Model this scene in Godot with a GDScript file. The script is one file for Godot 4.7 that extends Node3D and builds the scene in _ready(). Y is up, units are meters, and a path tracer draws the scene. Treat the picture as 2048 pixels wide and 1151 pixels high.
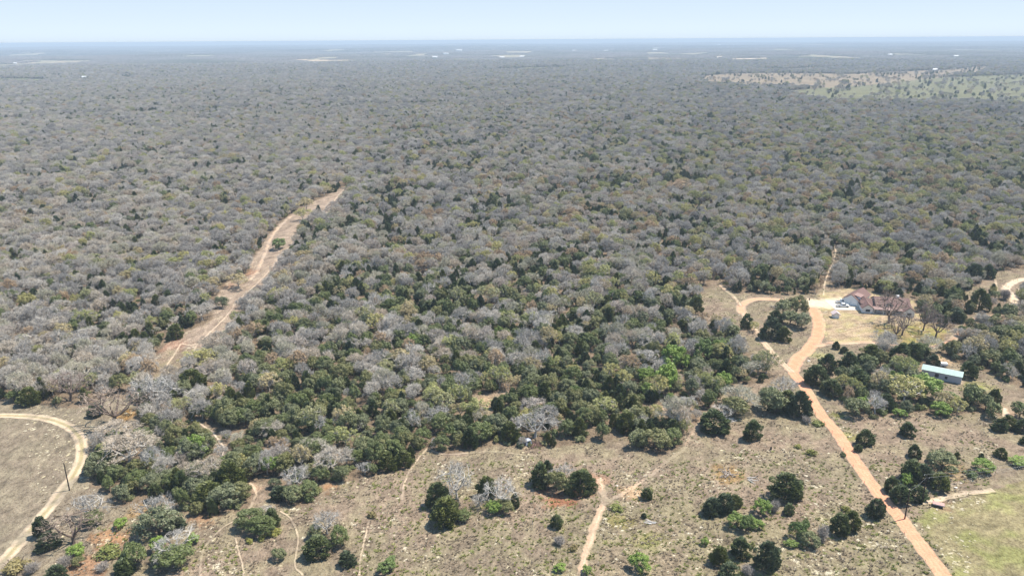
extends Node3D
# A dense spring woodland seen from the air: bare oaks, evergreens and cedars, a dry meadow, a dirt road, a house.

class Soup:
	var v := PackedVector3Array()
	var c := PackedColorArray()
	func tri(a: Vector3, b: Vector3, d: Vector3, k: Color) -> void:
		v.append(a); v.append(b); v.append(d)
		c.append(k); c.append(k); c.append(k)
	func quad(a: Vector3, b: Vector3, d: Vector3, e: Vector3, k: Color) -> void:
		tri(a, b, d, k); tri(a, d, e, k)
	func box(lo: Vector3, hi: Vector3, k := Color.WHITE) -> void:
		hexa([Vector3(lo.x, lo.y, lo.z), Vector3(hi.x, lo.y, lo.z), Vector3(hi.x, lo.y, hi.z), Vector3(lo.x, lo.y, hi.z), Vector3(lo.x, hi.y, lo.z), Vector3(hi.x, hi.y, lo.z), Vector3(hi.x, hi.y, hi.z), Vector3(lo.x, hi.y, hi.z)], k)
	func hexa(p: Array, k := Color.WHITE) -> void:   # 0-3 below, 4-7 above
		quad(p[0], p[1], p[2], p[3], k); quad(p[7], p[6], p[5], p[4], k)
		for i in 4:
			var j := (i + 1) % 4
			quad(p[i], p[i + 4], p[j + 4], p[j], k)
	func slab(a: Vector3, b: Vector3, d: Vector3, e: Vector3, t: float, k := Color.WHITE) -> void:   # a sheet a-b-d-e, t thick upward
		var n := (b - a).cross(e - a).normalized()
		if n.y < 0: n = -n
		hexa([a, b, d, e, a + n * t, b + n * t, d + n * t, e + n * t], k)
	func prism(outline: Array, off: Vector3, k := Color.WHITE) -> void:   # a convex outline swept along off
		for i in range(1, outline.size() - 1):
			tri(outline[0], outline[i], outline[i + 1], k)
			tri(outline[0] + off, outline[i + 1] + off, outline[i] + off, k)
		for i in outline.size():
			var j := (i + 1) % outline.size()
			quad(outline[i], outline[i] + off, outline[j] + off, outline[j], k)
	func tube(a: Vector3, b: Vector3, ra: float, rb: float, n: int, k: Color) -> void:
		var d := (b - a).normalized()
		var x := d.cross(Vector3.RIGHT if absf(d.x) < 0.8 else Vector3.UP).normalized()
		var y := d.cross(x)
		for i in n:
			var p := TAU * i / n
			var q := TAU * (i + 1) / n
			var u := x * cos(p) + y * sin(p)
			var w := x * cos(q) + y * sin(q)
			quad(a + u * ra, b + u * rb, b + w * rb, a + w * ra, k)
	func disc(ctr: Vector3, ax: Vector3, r: float, half: float, n: int, k := Color.WHITE) -> void:   # a short closed cylinder
		var x := ax.cross(Vector3.UP if absf(ax.y) < 0.8 else Vector3.RIGHT).normalized()
		var y := ax.cross(x)
		for i in n:
			var u := x * cos(TAU * i / n) + y * sin(TAU * i / n)
			var w := x * cos(TAU * (i + 1) / n) + y * sin(TAU * (i + 1) / n)
			quad(ctr + ax * half + u * r, ctr + ax * half + w * r, ctr - ax * half + w * r, ctr - ax * half + u * r, k)
			tri(ctr + ax * half, ctr + ax * half + w * r, ctr + ax * half + u * r, k)
			tri(ctr - ax * half, ctr - ax * half + u * r, ctr - ax * half + w * r, k)
	func arrays() -> Array:
		var a := []
		a.resize(Mesh.ARRAY_MAX)
		a[Mesh.ARRAY_VERTEX] = v
		a[Mesh.ARRAY_COLOR] = c
		return a
	func mesh() -> ArrayMesh:
		var m := ArrayMesh.new()
		m.add_surface_from_arrays(Mesh.PRIMITIVE_TRIANGLES, arrays())
		return m

const FLAT := 600.0
const PITCH := -18.089
const ROLL := -0.37
const HALF := 0.37862          # tangent of half the vertical field of view
var rng := RandomNumberGenerator.new()
var taken := {}
var eye: Transform3D
var na := FastNoiseLite.new()
var nb := FastNoiseLite.new()
var clear_polys: Array = []
var clear_boxes: Array = []
var wood_polys: Array = []
var wood_boxes: Array = []
var field_polys: Array = []
var field_boxes: Array = []
var M := {}
var kind_mesh := {}
var kind_mat := {}
var kind_tint := {}
var shown := {}

# ---------------------------------------------------------------- helpers
func numbered(called: String) -> String:
	if not taken.has(called):
		taken[called] = 0
		return called
	taken[called] += 1
	return "%s_%03d" % [called, taken[called]]

func tag(o: Node3D, label: String, category := "", group := "", kind := "") -> Node3D:
	o.set_meta("label", label)
	if category: o.set_meta("category", category)
	if group: o.set_meta("group", group)
	if kind: o.set_meta("kind", kind)
	return o

func thing(called: String, label: String, category: String, at := Vector3.ZERO, turn := 0.0, group := "") -> Node3D:
	var o := Node3D.new()
	o.name = numbered(called)
	add_child(o, true)
	o.position = at
	o.rotation.y = turn
	return tag(o, label, category, group)

func obj(called: String, shape, material: Material, parent: Node3D = null) -> MeshInstance3D:
	var o := MeshInstance3D.new()
	o.mesh = shape.mesh() if shape is Soup else shape
	o.material_override = material
	if parent:
		o.name = called
		parent.add_child(o, true)
	else:
		o.name = numbered(called)
		add_child(o, true)
	return o

func lin(r: float, g: float, b: float) -> Color:
	return Color(r, g, b).linear_to_srgb()

func mat(r: float, g: float, b: float, rough := 0.85, metal := 0.0) -> StandardMaterial3D:
	var m := StandardMaterial3D.new()
	m.albedo_color = lin(r, g, b)
	m.roughness = rough
	m.metallic = metal
	m.metallic_specular = 0.35
	m.vertex_color_use_as_albedo = true
	m.cull_mode = BaseMaterial3D.CULL_DISABLED
	return m

func leaf_mat(c: Color, through := 0.25) -> StandardMaterial3D:
	var m := mat(c.r, c.g, c.b, 0.55 if through > 0.0 else 0.75)
	m.metallic_specular = 0.45 if through > 0.0 else 0.25
	if through > 0.0:
		m.backlight_enabled = true
		m.backlight = Color(through, through, through)
	return m

func box_of(p: PackedVector2Array) -> Rect2:
	var r := Rect2(p[0], Vector2.ZERO)
	for q in p: r = r.expand(q)
	return r

func inside(polys: Array, boxes: Array, p: Vector2) -> bool:
	for i in polys.size():
		if boxes[i].has_point(p) and Geometry2D.is_point_in_polygon(p, polys[i]):
			return true
	return false

func grown(p: Array, by: float) -> PackedVector2Array:
	var q := PackedVector2Array(p)
	if by == 0.0: return q
	var best := q
	var most := 0.0
	for r in Geometry2D.offset_polygon(q, by):
		var b := box_of(r)
		if b.get_area() > most:
			most = b.get_area()
			best = r
	return best

func h(x: float, z: float) -> float:
	var r := sqrt(x * x + z * z)
	if r < FLAT: return 0.0
	var y := 3.5 * smoothstep(FLAT, 2500.0, r) * na.get_noise_2d(x * 0.09, z * 0.09) * 1.8
	if r > 2500.0: y += smoothstep(2500.0, 8000.0, r) * 10.0 * na.get_noise_2d(x * 0.03 + 90.0, z * 0.03) * 1.8
	if r > 8000.0: y += smoothstep(8000.0, 20000.0, r) * (9.0 * na.get_noise_2d(x * 0.012 - 300.0, z * 0.012) * 1.8 + 9.0)
	return y

func in_frame(p: Vector3, slack := 1.02) -> bool:
	var q := eye.affine_inverse() * p
	if q.z > -1.0: return false
	return absf(q.x / -q.z) < HALF * 2048.0 / 1151.0 * slack and absf(q.y / -q.z) < HALF * slack

func smooth_line(p: Array, step: float) -> PackedVector2Array:
	var c := Curve2D.new()
	c.bake_interval = step
	for i in p.size():
		var a: Vector2 = p[maxi(i - 1, 0)]
		var b: Vector2 = p[mini(i + 1, p.size() - 1)]
		var t := (b - a) / 6.0
		c.add_point(p[i], -t, t)
	return c.get_baked_points()

# ---------------------------------------------------------------- ground colours
var lush: PackedVector2Array
var yard: PackedVector2Array
var lawn: PackedVector2Array
var stains: Array = []

func ground_color(p: Vector2, r: float) -> Color:
	var n1 := na.get_noise_2d(p.x * 3.0, p.y * 3.0)          # about 30 m
	var n2 := na.get_noise_2d(p.x * 11.0 + 500.0, p.y * 11.0)   # about 8 m
	var n3 := na.get_noise_2d(p.x * 36.0, p.y * 36.0 + 900.0)  # about 2.5 m
	if r > 760.0:
		if r > 1300.0:
			for i in field_polys.size():
				if field_boxes[i].has_point(p) and Geometry2D.is_point_in_polygon(p, field_polys[i]):
					var k: Color = FIELD_COLORS[i]
					if i >= 2 and i <= 6 and na.get_noise_2d(p.x * 0.7 + 31.0, p.y * 0.35) < -0.28: k = Color(0.2, 0.19, 0.15)
					return k * (1.0 + 0.25 * n1)
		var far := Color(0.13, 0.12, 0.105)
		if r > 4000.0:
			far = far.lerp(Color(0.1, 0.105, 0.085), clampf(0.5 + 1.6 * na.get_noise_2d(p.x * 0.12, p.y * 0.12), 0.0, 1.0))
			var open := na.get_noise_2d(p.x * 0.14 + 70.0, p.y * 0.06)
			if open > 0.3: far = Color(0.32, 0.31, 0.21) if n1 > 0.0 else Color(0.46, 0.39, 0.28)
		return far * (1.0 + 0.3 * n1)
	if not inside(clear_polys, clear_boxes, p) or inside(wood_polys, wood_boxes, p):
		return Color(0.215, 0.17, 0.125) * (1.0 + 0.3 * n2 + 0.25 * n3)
	var k := Color(0.27, 0.224, 0.17)
	k = k.lerp(Color(0.3, 0.24, 0.185), clampf(0.5 + 1.7 * n1, 0.0, 1.0))
	k = k.lerp(Color(0.25, 0.222, 0.15), clampf(0.3 + 1.6 * n2 - 0.8 * n1, 0.0, 0.75))
	if p.y > -175.0 + 10.0 * n1 and p.x > 10.0: k = k.lerp(Color(0.27, 0.252, 0.15), 0.25)
	if Geometry2D.is_point_in_polygon(p, lush): k = Color(0.31, 0.275, 0.165).lerp(Color(0.235, 0.24, 0.105), clampf(0.3 + 1.6 * n2 + n1, 0.0, 1.0))
	elif Geometry2D.is_point_in_polygon(p, yard): k = Color(0.47, 0.37, 0.26).lerp(Color(0.36, 0.32, 0.17), clampf(0.2 + 1.8 * n2, 0.0, 0.8))
	elif Geometry2D.is_point_in_polygon(p, lawn): k = Color(0.35, 0.275, 0.15).lerp(Color(0.25, 0.25, 0.08), clampf(0.3 + 1.8 * n2, 0.0, 0.9))
	if p.x < -60.0 and p.y < -290.0: k = k.lerp(Color(0.38, 0.305, 0.25), 0.75)
	if p.x < -104.0 and p.y > -262.0 and p.y < -150.0: k = k.lerp(Color(0.25, 0.22, 0.17), 0.7)
	for s in stains:
		var d: float = (p - s[0]).length() / s[1] + 0.7 * n2 + 0.5 * n3
		if d < 1.0: k = k.lerp(s[2], clampf((1.0 - d) * 1.8, 0.0, 0.85))
	var n4 := na.get_noise_2d(p.x * 90.0 + 40.0, p.y * 90.0)
	return k * (1.0 + 0.3 * n2 + 0.38 * n3 + 0.3 * n4)

var FIELD_COLORS: Array = []

func noise_tex(freq: float, octaves: int, sd: int, lo: Color, mid: Color, hi: Color, size := 1024) -> NoiseTexture2D:
	var n := FastNoiseLite.new()
	n.noise_type = FastNoiseLite.TYPE_SIMPLEX_SMOOTH
	n.frequency = freq
	n.fractal_octaves = octaves
	n.fractal_gain = 0.62
	n.seed = sd
	var t := NoiseTexture2D.new()
	t.width = size
	t.height = size
	t.seamless = true
	t.noise = n
	var g := Gradient.new()
	g.offsets = PackedFloat32Array([0.12, 0.5, 0.9])
	g.colors = PackedColorArray([lo, mid, hi])
	t.color_ramp = g
	return t

func bump_tex(freq: float, sd: int, strength: float) -> NoiseTexture2D:
	var t := noise_tex(freq, 4, sd, Color.BLACK, Color.GRAY, Color.WHITE)
	t.color_ramp = null
	t.as_normal_map = true
	t.bump_strength = strength
	return t

# ---------------------------------------------------------------- tree shapes
func shade(spread: float) -> Color:
	var s := 1.0 + rng.randf_range(-spread, spread)
	return Color(s, s, s)

func ball() -> Vector3:
	while true:
		var p := Vector3(rng.randf_range(-1, 1), rng.randf_range(-1, 1), rng.randf_range(-1, 1))
		if p.length_squared() < 1.0 and p.length_squared() > 0.01: return p
	return Vector3.UP

func skeleton(wood: Soup, sd: int, R: float, H: float, limbs: int, tips: int, thick: float) -> Array:
	rng.seed = sd
	var ends := []
	var fork := Vector3(rng.randf_range(-0.3, 0.3), H * rng.randf_range(0.2, 0.28), rng.randf_range(-0.3, 0.3))
	wood.tube(Vector3(0, -0.2, 0), fork * 0.5, 0.3 * thick, 0.24 * thick, 6, shade(0.1))
	wood.tube(fork * 0.5, fork, 0.24 * thick, 0.2 * thick, 6, shade(0.1))
	var nodes := []
	var f2 := rng.randf() * TAU
	var f3 := rng.randf() * TAU
	for i in limbs:
		var az := TAU * (i + rng.randf_range(-0.3, 0.3)) / limbs
		var out := rng.randf_range(0.45, 0.8) * R
		if i == 0: out *= 0.2
		var top := Vector3(cos(az) * out, H * rng.randf_range(0.62, 0.85), sin(az) * out)
		var bend := fork.lerp(top, 0.45) + Vector3(cos(az) * R * 0.16, -0.25, sin(az) * R * 0.16) + ball() * 0.35
		var last := fork
		for s in range(1, 5):
			var t := s / 4.0
			var p := fork.lerp(bend, t).lerp(bend.lerp(top, t), t) + ball() * 0.18
			wood.tube(last, p, 0.15 * thick * (1.15 - 0.2 * (s - 1)), 0.15 * thick * (1.15 - 0.2 * s), 5, shade(0.12))
			nodes.append(p)
			last = p
	for i in tips:
		var d := ball().normalized()
		if d.y < -0.35: d.y = -d.y
		var turn := atan2(d.z, d.x)
		var g := 1.0 + 0.2 * sin(turn * 2.0 + f2) + 0.16 * sin(turn * 3.0 + f3) + 0.12 * sin(turn * 5.0 + d.y * 4.0)
		var q := Vector3(d.x * R * g, H * 0.6 + d.y * H * 0.38 * (1.0 + 0.18 * sin(turn * 2.0 + f3)), d.z * R * g)
		q = Vector3(0, H * 0.55, 0).lerp(q, rng.randf_range(0.8, 1.06) if rng.randf() < 0.82 else rng.randf_range(0.4, 0.8))
		var best: Vector3 = nodes[0]
		for nd in nodes:
			if nd.distance_squared_to(q) + maxf(0.0, nd.y - q.y) < best.distance_squared_to(q) + maxf(0.0, best.y - q.y): best = nd
		var m := best.lerp(q, 0.5) + ball() * 0.25
		wood.tube(best, m, 0.08 * thick, 0.06 * thick, 3, shade(0.14))
		wood.tube(m, q, 0.06 * thick, 0.03 * thick, 3, shade(0.14))
		if rng.randf() < 0.4: nodes.append(m)
		ends.append([q, (q - best).normalized()])
	return ends

func twigs(s: Soup, ends: Array, R: float, H: float, each: int, long: float, wide: float) -> void:
	for e in ends:
		var tone := shade(0.14)
		for i in each:
			var d: Vector3 = (ball() + e[1] * 0.55 + Vector3(0, 0.35, 0)).normalized()
			var a: Vector3 = e[0] + ball() * 0.65
			var b: Vector3 = a + d * rng.randf_range(0.4, 1.0) * long
			var w := d.cross(ball()).normalized() * wide * rng.randf_range(0.6, 1.3)
			s.tri(a - w, a + w, b, tone * shade(0.12))

func leaf_ball(s: Soup, ctr: Vector3, rad: float, n: int, size: float, up := 0.25, spread := 0.25) -> void:
	var tone := shade(0.2)
	for i in n:
		var d := (ball() + Vector3(0, up, 0)).normalized()
		var p := ctr + d * rad * rng.randf_range(0.72, 1.08)
		var nrm := (d + ball() * 0.75).normalized()
		var a := nrm.cross(ball()).normalized()
		var b := nrm.cross(a)
		var z := size * rng.randf_range(0.6, 1.35)
		s.tri(p + a * z * 0.62, p - a * z * 0.3 + b * z * 0.5, p - a * z * 0.3 - b * z * 0.5, tone * shade(spread))

func bare_shape(sd: int, tips: int, each: int, wide: float, thick := 1.0) -> Array:
	var wood := Soup.new()
	var crown := Soup.new()
	var ends := skeleton(wood, sd, 4.0, 8.0, 6 + sd % 2, tips, thick)
	twigs(crown, ends, 4.0, 8.0, each, 1.15, wide)
	return [wood, crown]

func budding_shape(sd: int) -> Array:
	var wood := Soup.new()
	var crown := Soup.new()
	var ends := skeleton(wood, sd, 4.0, 8.0, 6, 95, 0.9)
	twigs(crown, ends, 4.0, 8.0, 12, 0.9, 0.03)
	for e in ends: leaf_ball(crown, e[0], 0.62, 26, 0.3, 0.4)
	return [wood, crown]

func evergreen_shape(sd: int, loose: float) -> Array:
	rng.seed = sd
	var wood := Soup.new()
	var crown := Soup.new()
	var R := 3.5
	var H := 6.5
	wood.tube(Vector3(0, -0.2, 0), Vector3(0.1, 2.2, 0.1), 0.24, 0.17, 6, shade(0.1))
	for i in 5:
		var az := TAU * (i + rng.randf()) / 5.0
		wood.tube(Vector3(0.1, rng.randf_range(1.0, 2.2), 0.1), Vector3(cos(az) * R * 0.6, H * rng.randf_range(0.45, 0.8), sin(az) * R * 0.6), 0.11, 0.05, 4, shade(0.1))
	var lobes := []
	for i in 6: lobes.append([TAU * (i + rng.randf_range(-0.3, 0.3)) / 6.0, rng.randf_range(0.78, 1.12)])
	for i in 58:
		var d := ball().normalized()
		if d.y < -0.55: d.y = -d.y
		var az := atan2(d.z, d.x)
		var g := 1.0
		for l in lobes: g += 0.2 * (l[1] - 0.95) / 0.17 * exp(-pow(angle_difference(az, l[0]) / 0.5, 2.0))
		var fill := rng.randf_range(0.62, 0.94) * g
		var p := Vector3(d.x * R * fill, H * 0.52 + d.y * H * 0.44 * fill, d.z * R * fill)
		leaf_ball(crown, p, rng.randf_range(0.6, 1.15) * loose, 76, 0.34, 0.35)
	return [wood, crown]

func cedar_shape(sd: int) -> Array:
	rng.seed = sd
	var wood := Soup.new()
	var crown := Soup.new()
	var R := 2.4
	var H := 6.2
	wood.tube(Vector3(0, -0.2, 0), Vector3(0, H * 0.8, 0), 0.18, 0.04, 6, shade(0.1))
	for i in 96:
		var t := pow(rng.randf(), 1.1)
		var y := 0.35 + t * (H - 0.7)
		var prof := R * pow(clampf(1.0 - pow(t, 1.5 + 0.35 * (sd % 3)), 0.0, 1.0), 0.72) * (0.8 + 0.2 * minf(t * 4.0, 1.0))
		var az := rng.randf() * TAU
		prof *= 1.0 + 0.13 * sin(az * 3.0 + sd) + 0.08 * sin(az * 7.0 + sd * 2.0 + y * 2.0)
		var f := rng.randf_range(0.6, 1.0)
		var ctr := Vector3(cos(az) * prof * f, y, sin(az) * prof * f)
		var out := Vector3(cos(az), 0.9, sin(az)).normalized()
		var tone := shade(0.3)
		var lump := rng.randf_range(0.38, 0.66)
		for j in 44:
			var d := (ball() + out * 0.5).normalized()
			var p := ctr + Vector3(d.x * lump, d.y * lump * 1.25, d.z * lump) * rng.randf_range(0.75, 1.1)
			var n := (d + ball() * 0.7).normalized()
			var a := (out + ball() * 0.6).normalized()
			var b := n.cross(a).normalized()
			var z := rng.randf_range(0.2, 0.46)
			crown.tri(p + a * z, p - a * z * 0.35 + b * z * 0.42, p - a * z * 0.35 - b * z * 0.42, tone * shade(0.2))
	leaf_ball(crown, Vector3(0, H - 0.5, 0), 0.35, 40, 0.3, 0.6)
	return [wood, crown]

func bush_shape(sd: int) -> Array:
	rng.seed = sd
	var wood := Soup.new()
	var crown := Soup.new()
	for i in 7:
		var az := rng.randf() * TAU
		wood.tube(Vector3(0, -0.1, 0), Vector3(cos(az) * 0.6, rng.randf_range(0.5, 1.1), sin(az) * 0.6), 0.05, 0.02, 4, shade(0.1))
	for i in 22:
		var d := ball().normalized()
		d.y = absf(d.y)
		var f := rng.randf_range(0.5, 1.0) * (0.85 + 0.25 * sin(atan2(d.z, d.x) * 3.0 + sd))
		leaf_ball(crown, Vector3(d.x * f, 0.15 + d.y * 1.15 * f, d.z * f) * 0.82, rng.randf_range(0.2, 0.36), 46, 0.15, 0.3)
	return [wood, crown]

func twig_bush_shape(sd: int) -> Array:
	rng.seed = sd
	var wood := Soup.new()
	var crown := Soup.new()
	for i in 26:
		var az := rng.randf() * TAU
		var o := rng.randf_range(0.2, 0.8)
		var m := Vector3(cos(az) * o * 0.5, rng.randf_range(0.4, 0.8), sin(az) * o * 0.5)
		wood.tube(Vector3(cos(az) * 0.12, -0.05, sin(az) * 0.12), m, 0.03, 0.018, 3, shade(0.12))
		for j in 46:
			var d := (ball() + m * 0.7 + Vector3(0, 0.2, 0)).normalized()
			var a := m + ball() * 0.35
			var w := d.cross(ball()).normalized() * 0.017
			crown.tri(a - w, a + w, a + d * rng.randf_range(0.2, 0.5), shade(0.2))
	return [wood, crown]

func make_kinds() -> void:
	var shapes := {"B": [], "O": [], "D": [], "E": [], "C": [], "Y": [], "L": [], "S": [], "G": []}
	for i in 6: shapes.B.append(bare_shape(11 + i, 112, 25, 0.045, 1.15))
	for i in 3: shapes.O.append(bare_shape(171 + i, 80, 10, 0.034, 1.15))
	for i in 4: shapes.D.append(bare_shape(31 + i, 84, 16, 0.042, 1.2))
	for i in 6: shapes.E.append(evergreen_shape(51 + i, 1.0))
	for i in 5: shapes.C.append(cedar_shape(71 + i))
	for i in 4: shapes.Y.append(budding_shape(91 + i))
	for i in 3: shapes.L.append(evergreen_shape(111 + i, 0.82))
	for i in 4: shapes.S.append(bush_shape(131 + i))
	for i in 3: shapes.G.append(twig_bush_shape(151 + i))
	shapes.F = shapes.S
	kind_tint = {
		"B": [Color(0.5, 0.465, 0.415), Color(0.43, 0.405, 0.365), Color(0.52, 0.47, 0.4), Color(0.38, 0.36, 0.335), Color(0.5, 0.43, 0.345), Color(0.46, 0.41, 0.365), Color(0.54, 0.51, 0.465), Color(0.42, 0.405, 0.315), Color(0.46, 0.435, 0.34)],
		"O": [Color(0.3, 0.245, 0.22), Color(0.4, 0.32, 0.26)],
		"D": [Color(0.43, 0.415, 0.39), Color(0.38, 0.365, 0.34)],
		"E": [Color(0.143, 0.171, 0.063), Color(0.171, 0.189, 0.085), Color(0.126, 0.157, 0.049), Color(0.183, 0.186, 0.071), Color(0.159, 0.178, 0.094)],
		"C": [Color(0.083, 0.112, 0.041), Color(0.099, 0.124, 0.045), Color(0.127, 0.146, 0.041), Color(0.077, 0.104, 0.051)],
		"Y": [Color(0.42, 0.39, 0.15), Color(0.36, 0.37, 0.14), Color(0.44, 0.37, 0.2), Color(0.4, 0.29, 0.18), Color(0.33, 0.33, 0.16)],
		"L": [Color(0.2, 0.29, 0.055), Color(0.18, 0.25, 0.055), Color(0.125, 0.18, 0.05)],
		"S": [Color(0.1, 0.14, 0.045), Color(0.13, 0.15, 0.06)],
		"G": [Color(0.34, 0.31, 0.28), Color(0.3, 0.27, 0.25)],
		"F": [Color(0.25, 0.25, 0.06), Color(0.2, 0.22, 0.06), Color(0.24, 0.2, 0.08)],
	}
	for k in kind_tint:
		kind_mat[k] = []
		for t in kind_tint[k]: kind_mat[k].append(leaf_mat(t, 0.0 if k in ["B", "O", "D", "G"] else 0.5))
	M.bark_B = mat(0.45, 0.42, 0.38, 0.9)
	M.bark_D = mat(0.43, 0.41, 0.38, 0.85)
	M.bark_O = mat(0.15, 0.115, 0.095, 0.9)
	M.bark_dark = mat(0.13, 0.1, 0.08, 0.9)
	M.many_leaves = leaf_mat(Color.WHITE, 0.5)
	M.many_twigs = leaf_mat(Color.WHITE, 0.0)
	for k in shapes:
		kind_mesh[k] = []
		for pair in shapes[k]:
			var bark: Material = M.bark_D if k == "D" else M.bark_O if k == "O" else M.bark_B if k in ["B", "Y", "G"] else M.bark_dark
			var both: ArrayMesh = pair[0].mesh()
			both.surface_set_material(0, bark)
			both.add_surface_from_arrays(Mesh.PRIMITIVE_TRIANGLES, pair[1].arrays())
			both.surface_set_material(1, M.many_twigs if k in ["B", "O", "D", "G"] else M.many_leaves)
			kind_mesh[k].append([pair[0].mesh(), pair[1].mesh(), both, bark])

const SIZE := {"B": Vector2(4.1, 8.0), "O": Vector2(4.1, 8.0), "D": Vector2(4.1, 8.0), "E": Vector2(3.7, 6.4), "C": Vector2(2.5, 6.2), "Y": Vector2(4.1, 8.0), "L": Vector2(3.6, 6.4), "S": Vector2(1.0, 1.2), "G": Vector2(1.0, 1.2), "F": Vector2(1.0, 1.2)}
const TALL := {"B": 0.86, "O": 1.0, "D": 0.86, "E": 0.8, "C": 0.88, "Y": 0.86, "L": 0.82, "S": 0.75, "G": 0.85, "F": 0.75}
const NODE_NAME := {"B": "bare_tree", "O": "bare_oak", "D": "dead_tree", "E": "evergreen_tree", "C": "cedar_tree", "Y": "budding_tree", "L": "leafy_tree", "S": "green_bush", "G": "grey_bush", "F": "yellow_bush"}

func plant(k: String, at: Vector3, R: float, H: float, turn: float, variant: int, tint: int, label: String, group := "") -> Node3D:
	var called: String = NODE_NAME[k]
	if k == "L" and H < 3.6: called = "green_bush"
	var t := thing(called, label, "shrub" if called.ends_with("bush") else "tree", at, turn, group)
	var s: Vector2 = SIZE[k]
	var e := 0.2 * sin(turn * 7.0)
	t.scale = Vector3(R / s.x * (1.0 + e), H / s.y, R / s.x * (1.0 - e))
	var set_: Array = kind_mesh[k][variant % kind_mesh[k].size()]
	obj("trunk" if not called.ends_with("bush") else "stems", set_[0], set_[3], t)
	obj("crown", set_[1], kind_mat[k][tint % kind_mat[k].size()], t)
	shown[called] = shown.get(called, 0) + 1
	return t

# ---------------------------------------------------------------- the scene
func _ready() -> void:
	# camera
	var cam := Camera3D.new()
	cam.name = "camera"
	cam.position = Vector3(0, 120, 0)
	cam.rotation_degrees = Vector3(PITCH, 0, ROLL)
	cam.fov = rad_to_deg(2.0 * atan(HALF))
	cam.near = 0.5
	cam.far = 60000.0
	add_child(cam)
	eye = Transform3D(Basis.from_euler(cam.rotation), cam.position)
	# sky, air and exposure
	var sky := ProceduralSkyMaterial.new()
	sky.sky_horizon_color = Color8(203, 217, 229)
	sky.sky_top_color = Color8(118, 156, 198)
	sky.sky_curve = 0.12
	sky.ground_horizon_color = Color8(196, 211, 225)
	sky.ground_curve = 0.02
	sky.ground_bottom_color = Color8(120, 112, 100)
	sky.sun_angle_max = 1.0
	var env := Environment.new()
	env.background_mode = Environment.BG_SKY
	env.sky = Sky.new()
	env.sky.sky_material = sky
	env.background_energy_multiplier = 0.7
	env.tonemap_mode = Environment.TONE_MAPPER_LINEAR
	env.tonemap_exposure = 1.95
	env.fog_enabled = true
	env.fog_density = 0.00013
	env.fog_light_color = Color(0.84, 0.92, 1.0)
	env.sdfgi_enabled = true
	env.ssao_enabled = true
	env.ssil_enabled = true
	var we := WorldEnvironment.new()
	we.name = "world_environment"
	we.environment = env
	add_child(we)
	# sun: high, to the right and a little beyond
	var sun := DirectionalLight3D.new()
	sun.name = "sun"
	sun.light_energy = 1.45
	sun.light_color = Color(1.0, 0.96, 0.9)
	sun.light_angular_distance = 0.5
	sun.shadow_enabled = true
	add_child(sun)
	var to_sun := Vector3(0.954 * cos(deg_to_rad(62.5)), sin(deg_to_rad(62.5)), -0.3 * cos(deg_to_rad(62.5)))
	sun.look_at_from_position(to_sun * 100.0, Vector3.ZERO, Vector3.UP)

	na.noise_type = FastNoiseLite.TYPE_SIMPLEX_SMOOTH
	na.frequency = 0.01
	na.fractal_octaves = 2
	na.seed = 4
	nb.noise_type = FastNoiseLite.TYPE_SIMPLEX_SMOOTH
	nb.frequency = 0.01
	nb.fractal_octaves = 3
	nb.seed = 9
	set_out_land()
	make_kinds()
	build_ground()
	build_tracks()
	build_house()
	build_shed_and_yard()
	build_poles_and_fence()
	build_trees()
	build_small_things()
	build_far()
	build_grass()

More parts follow.
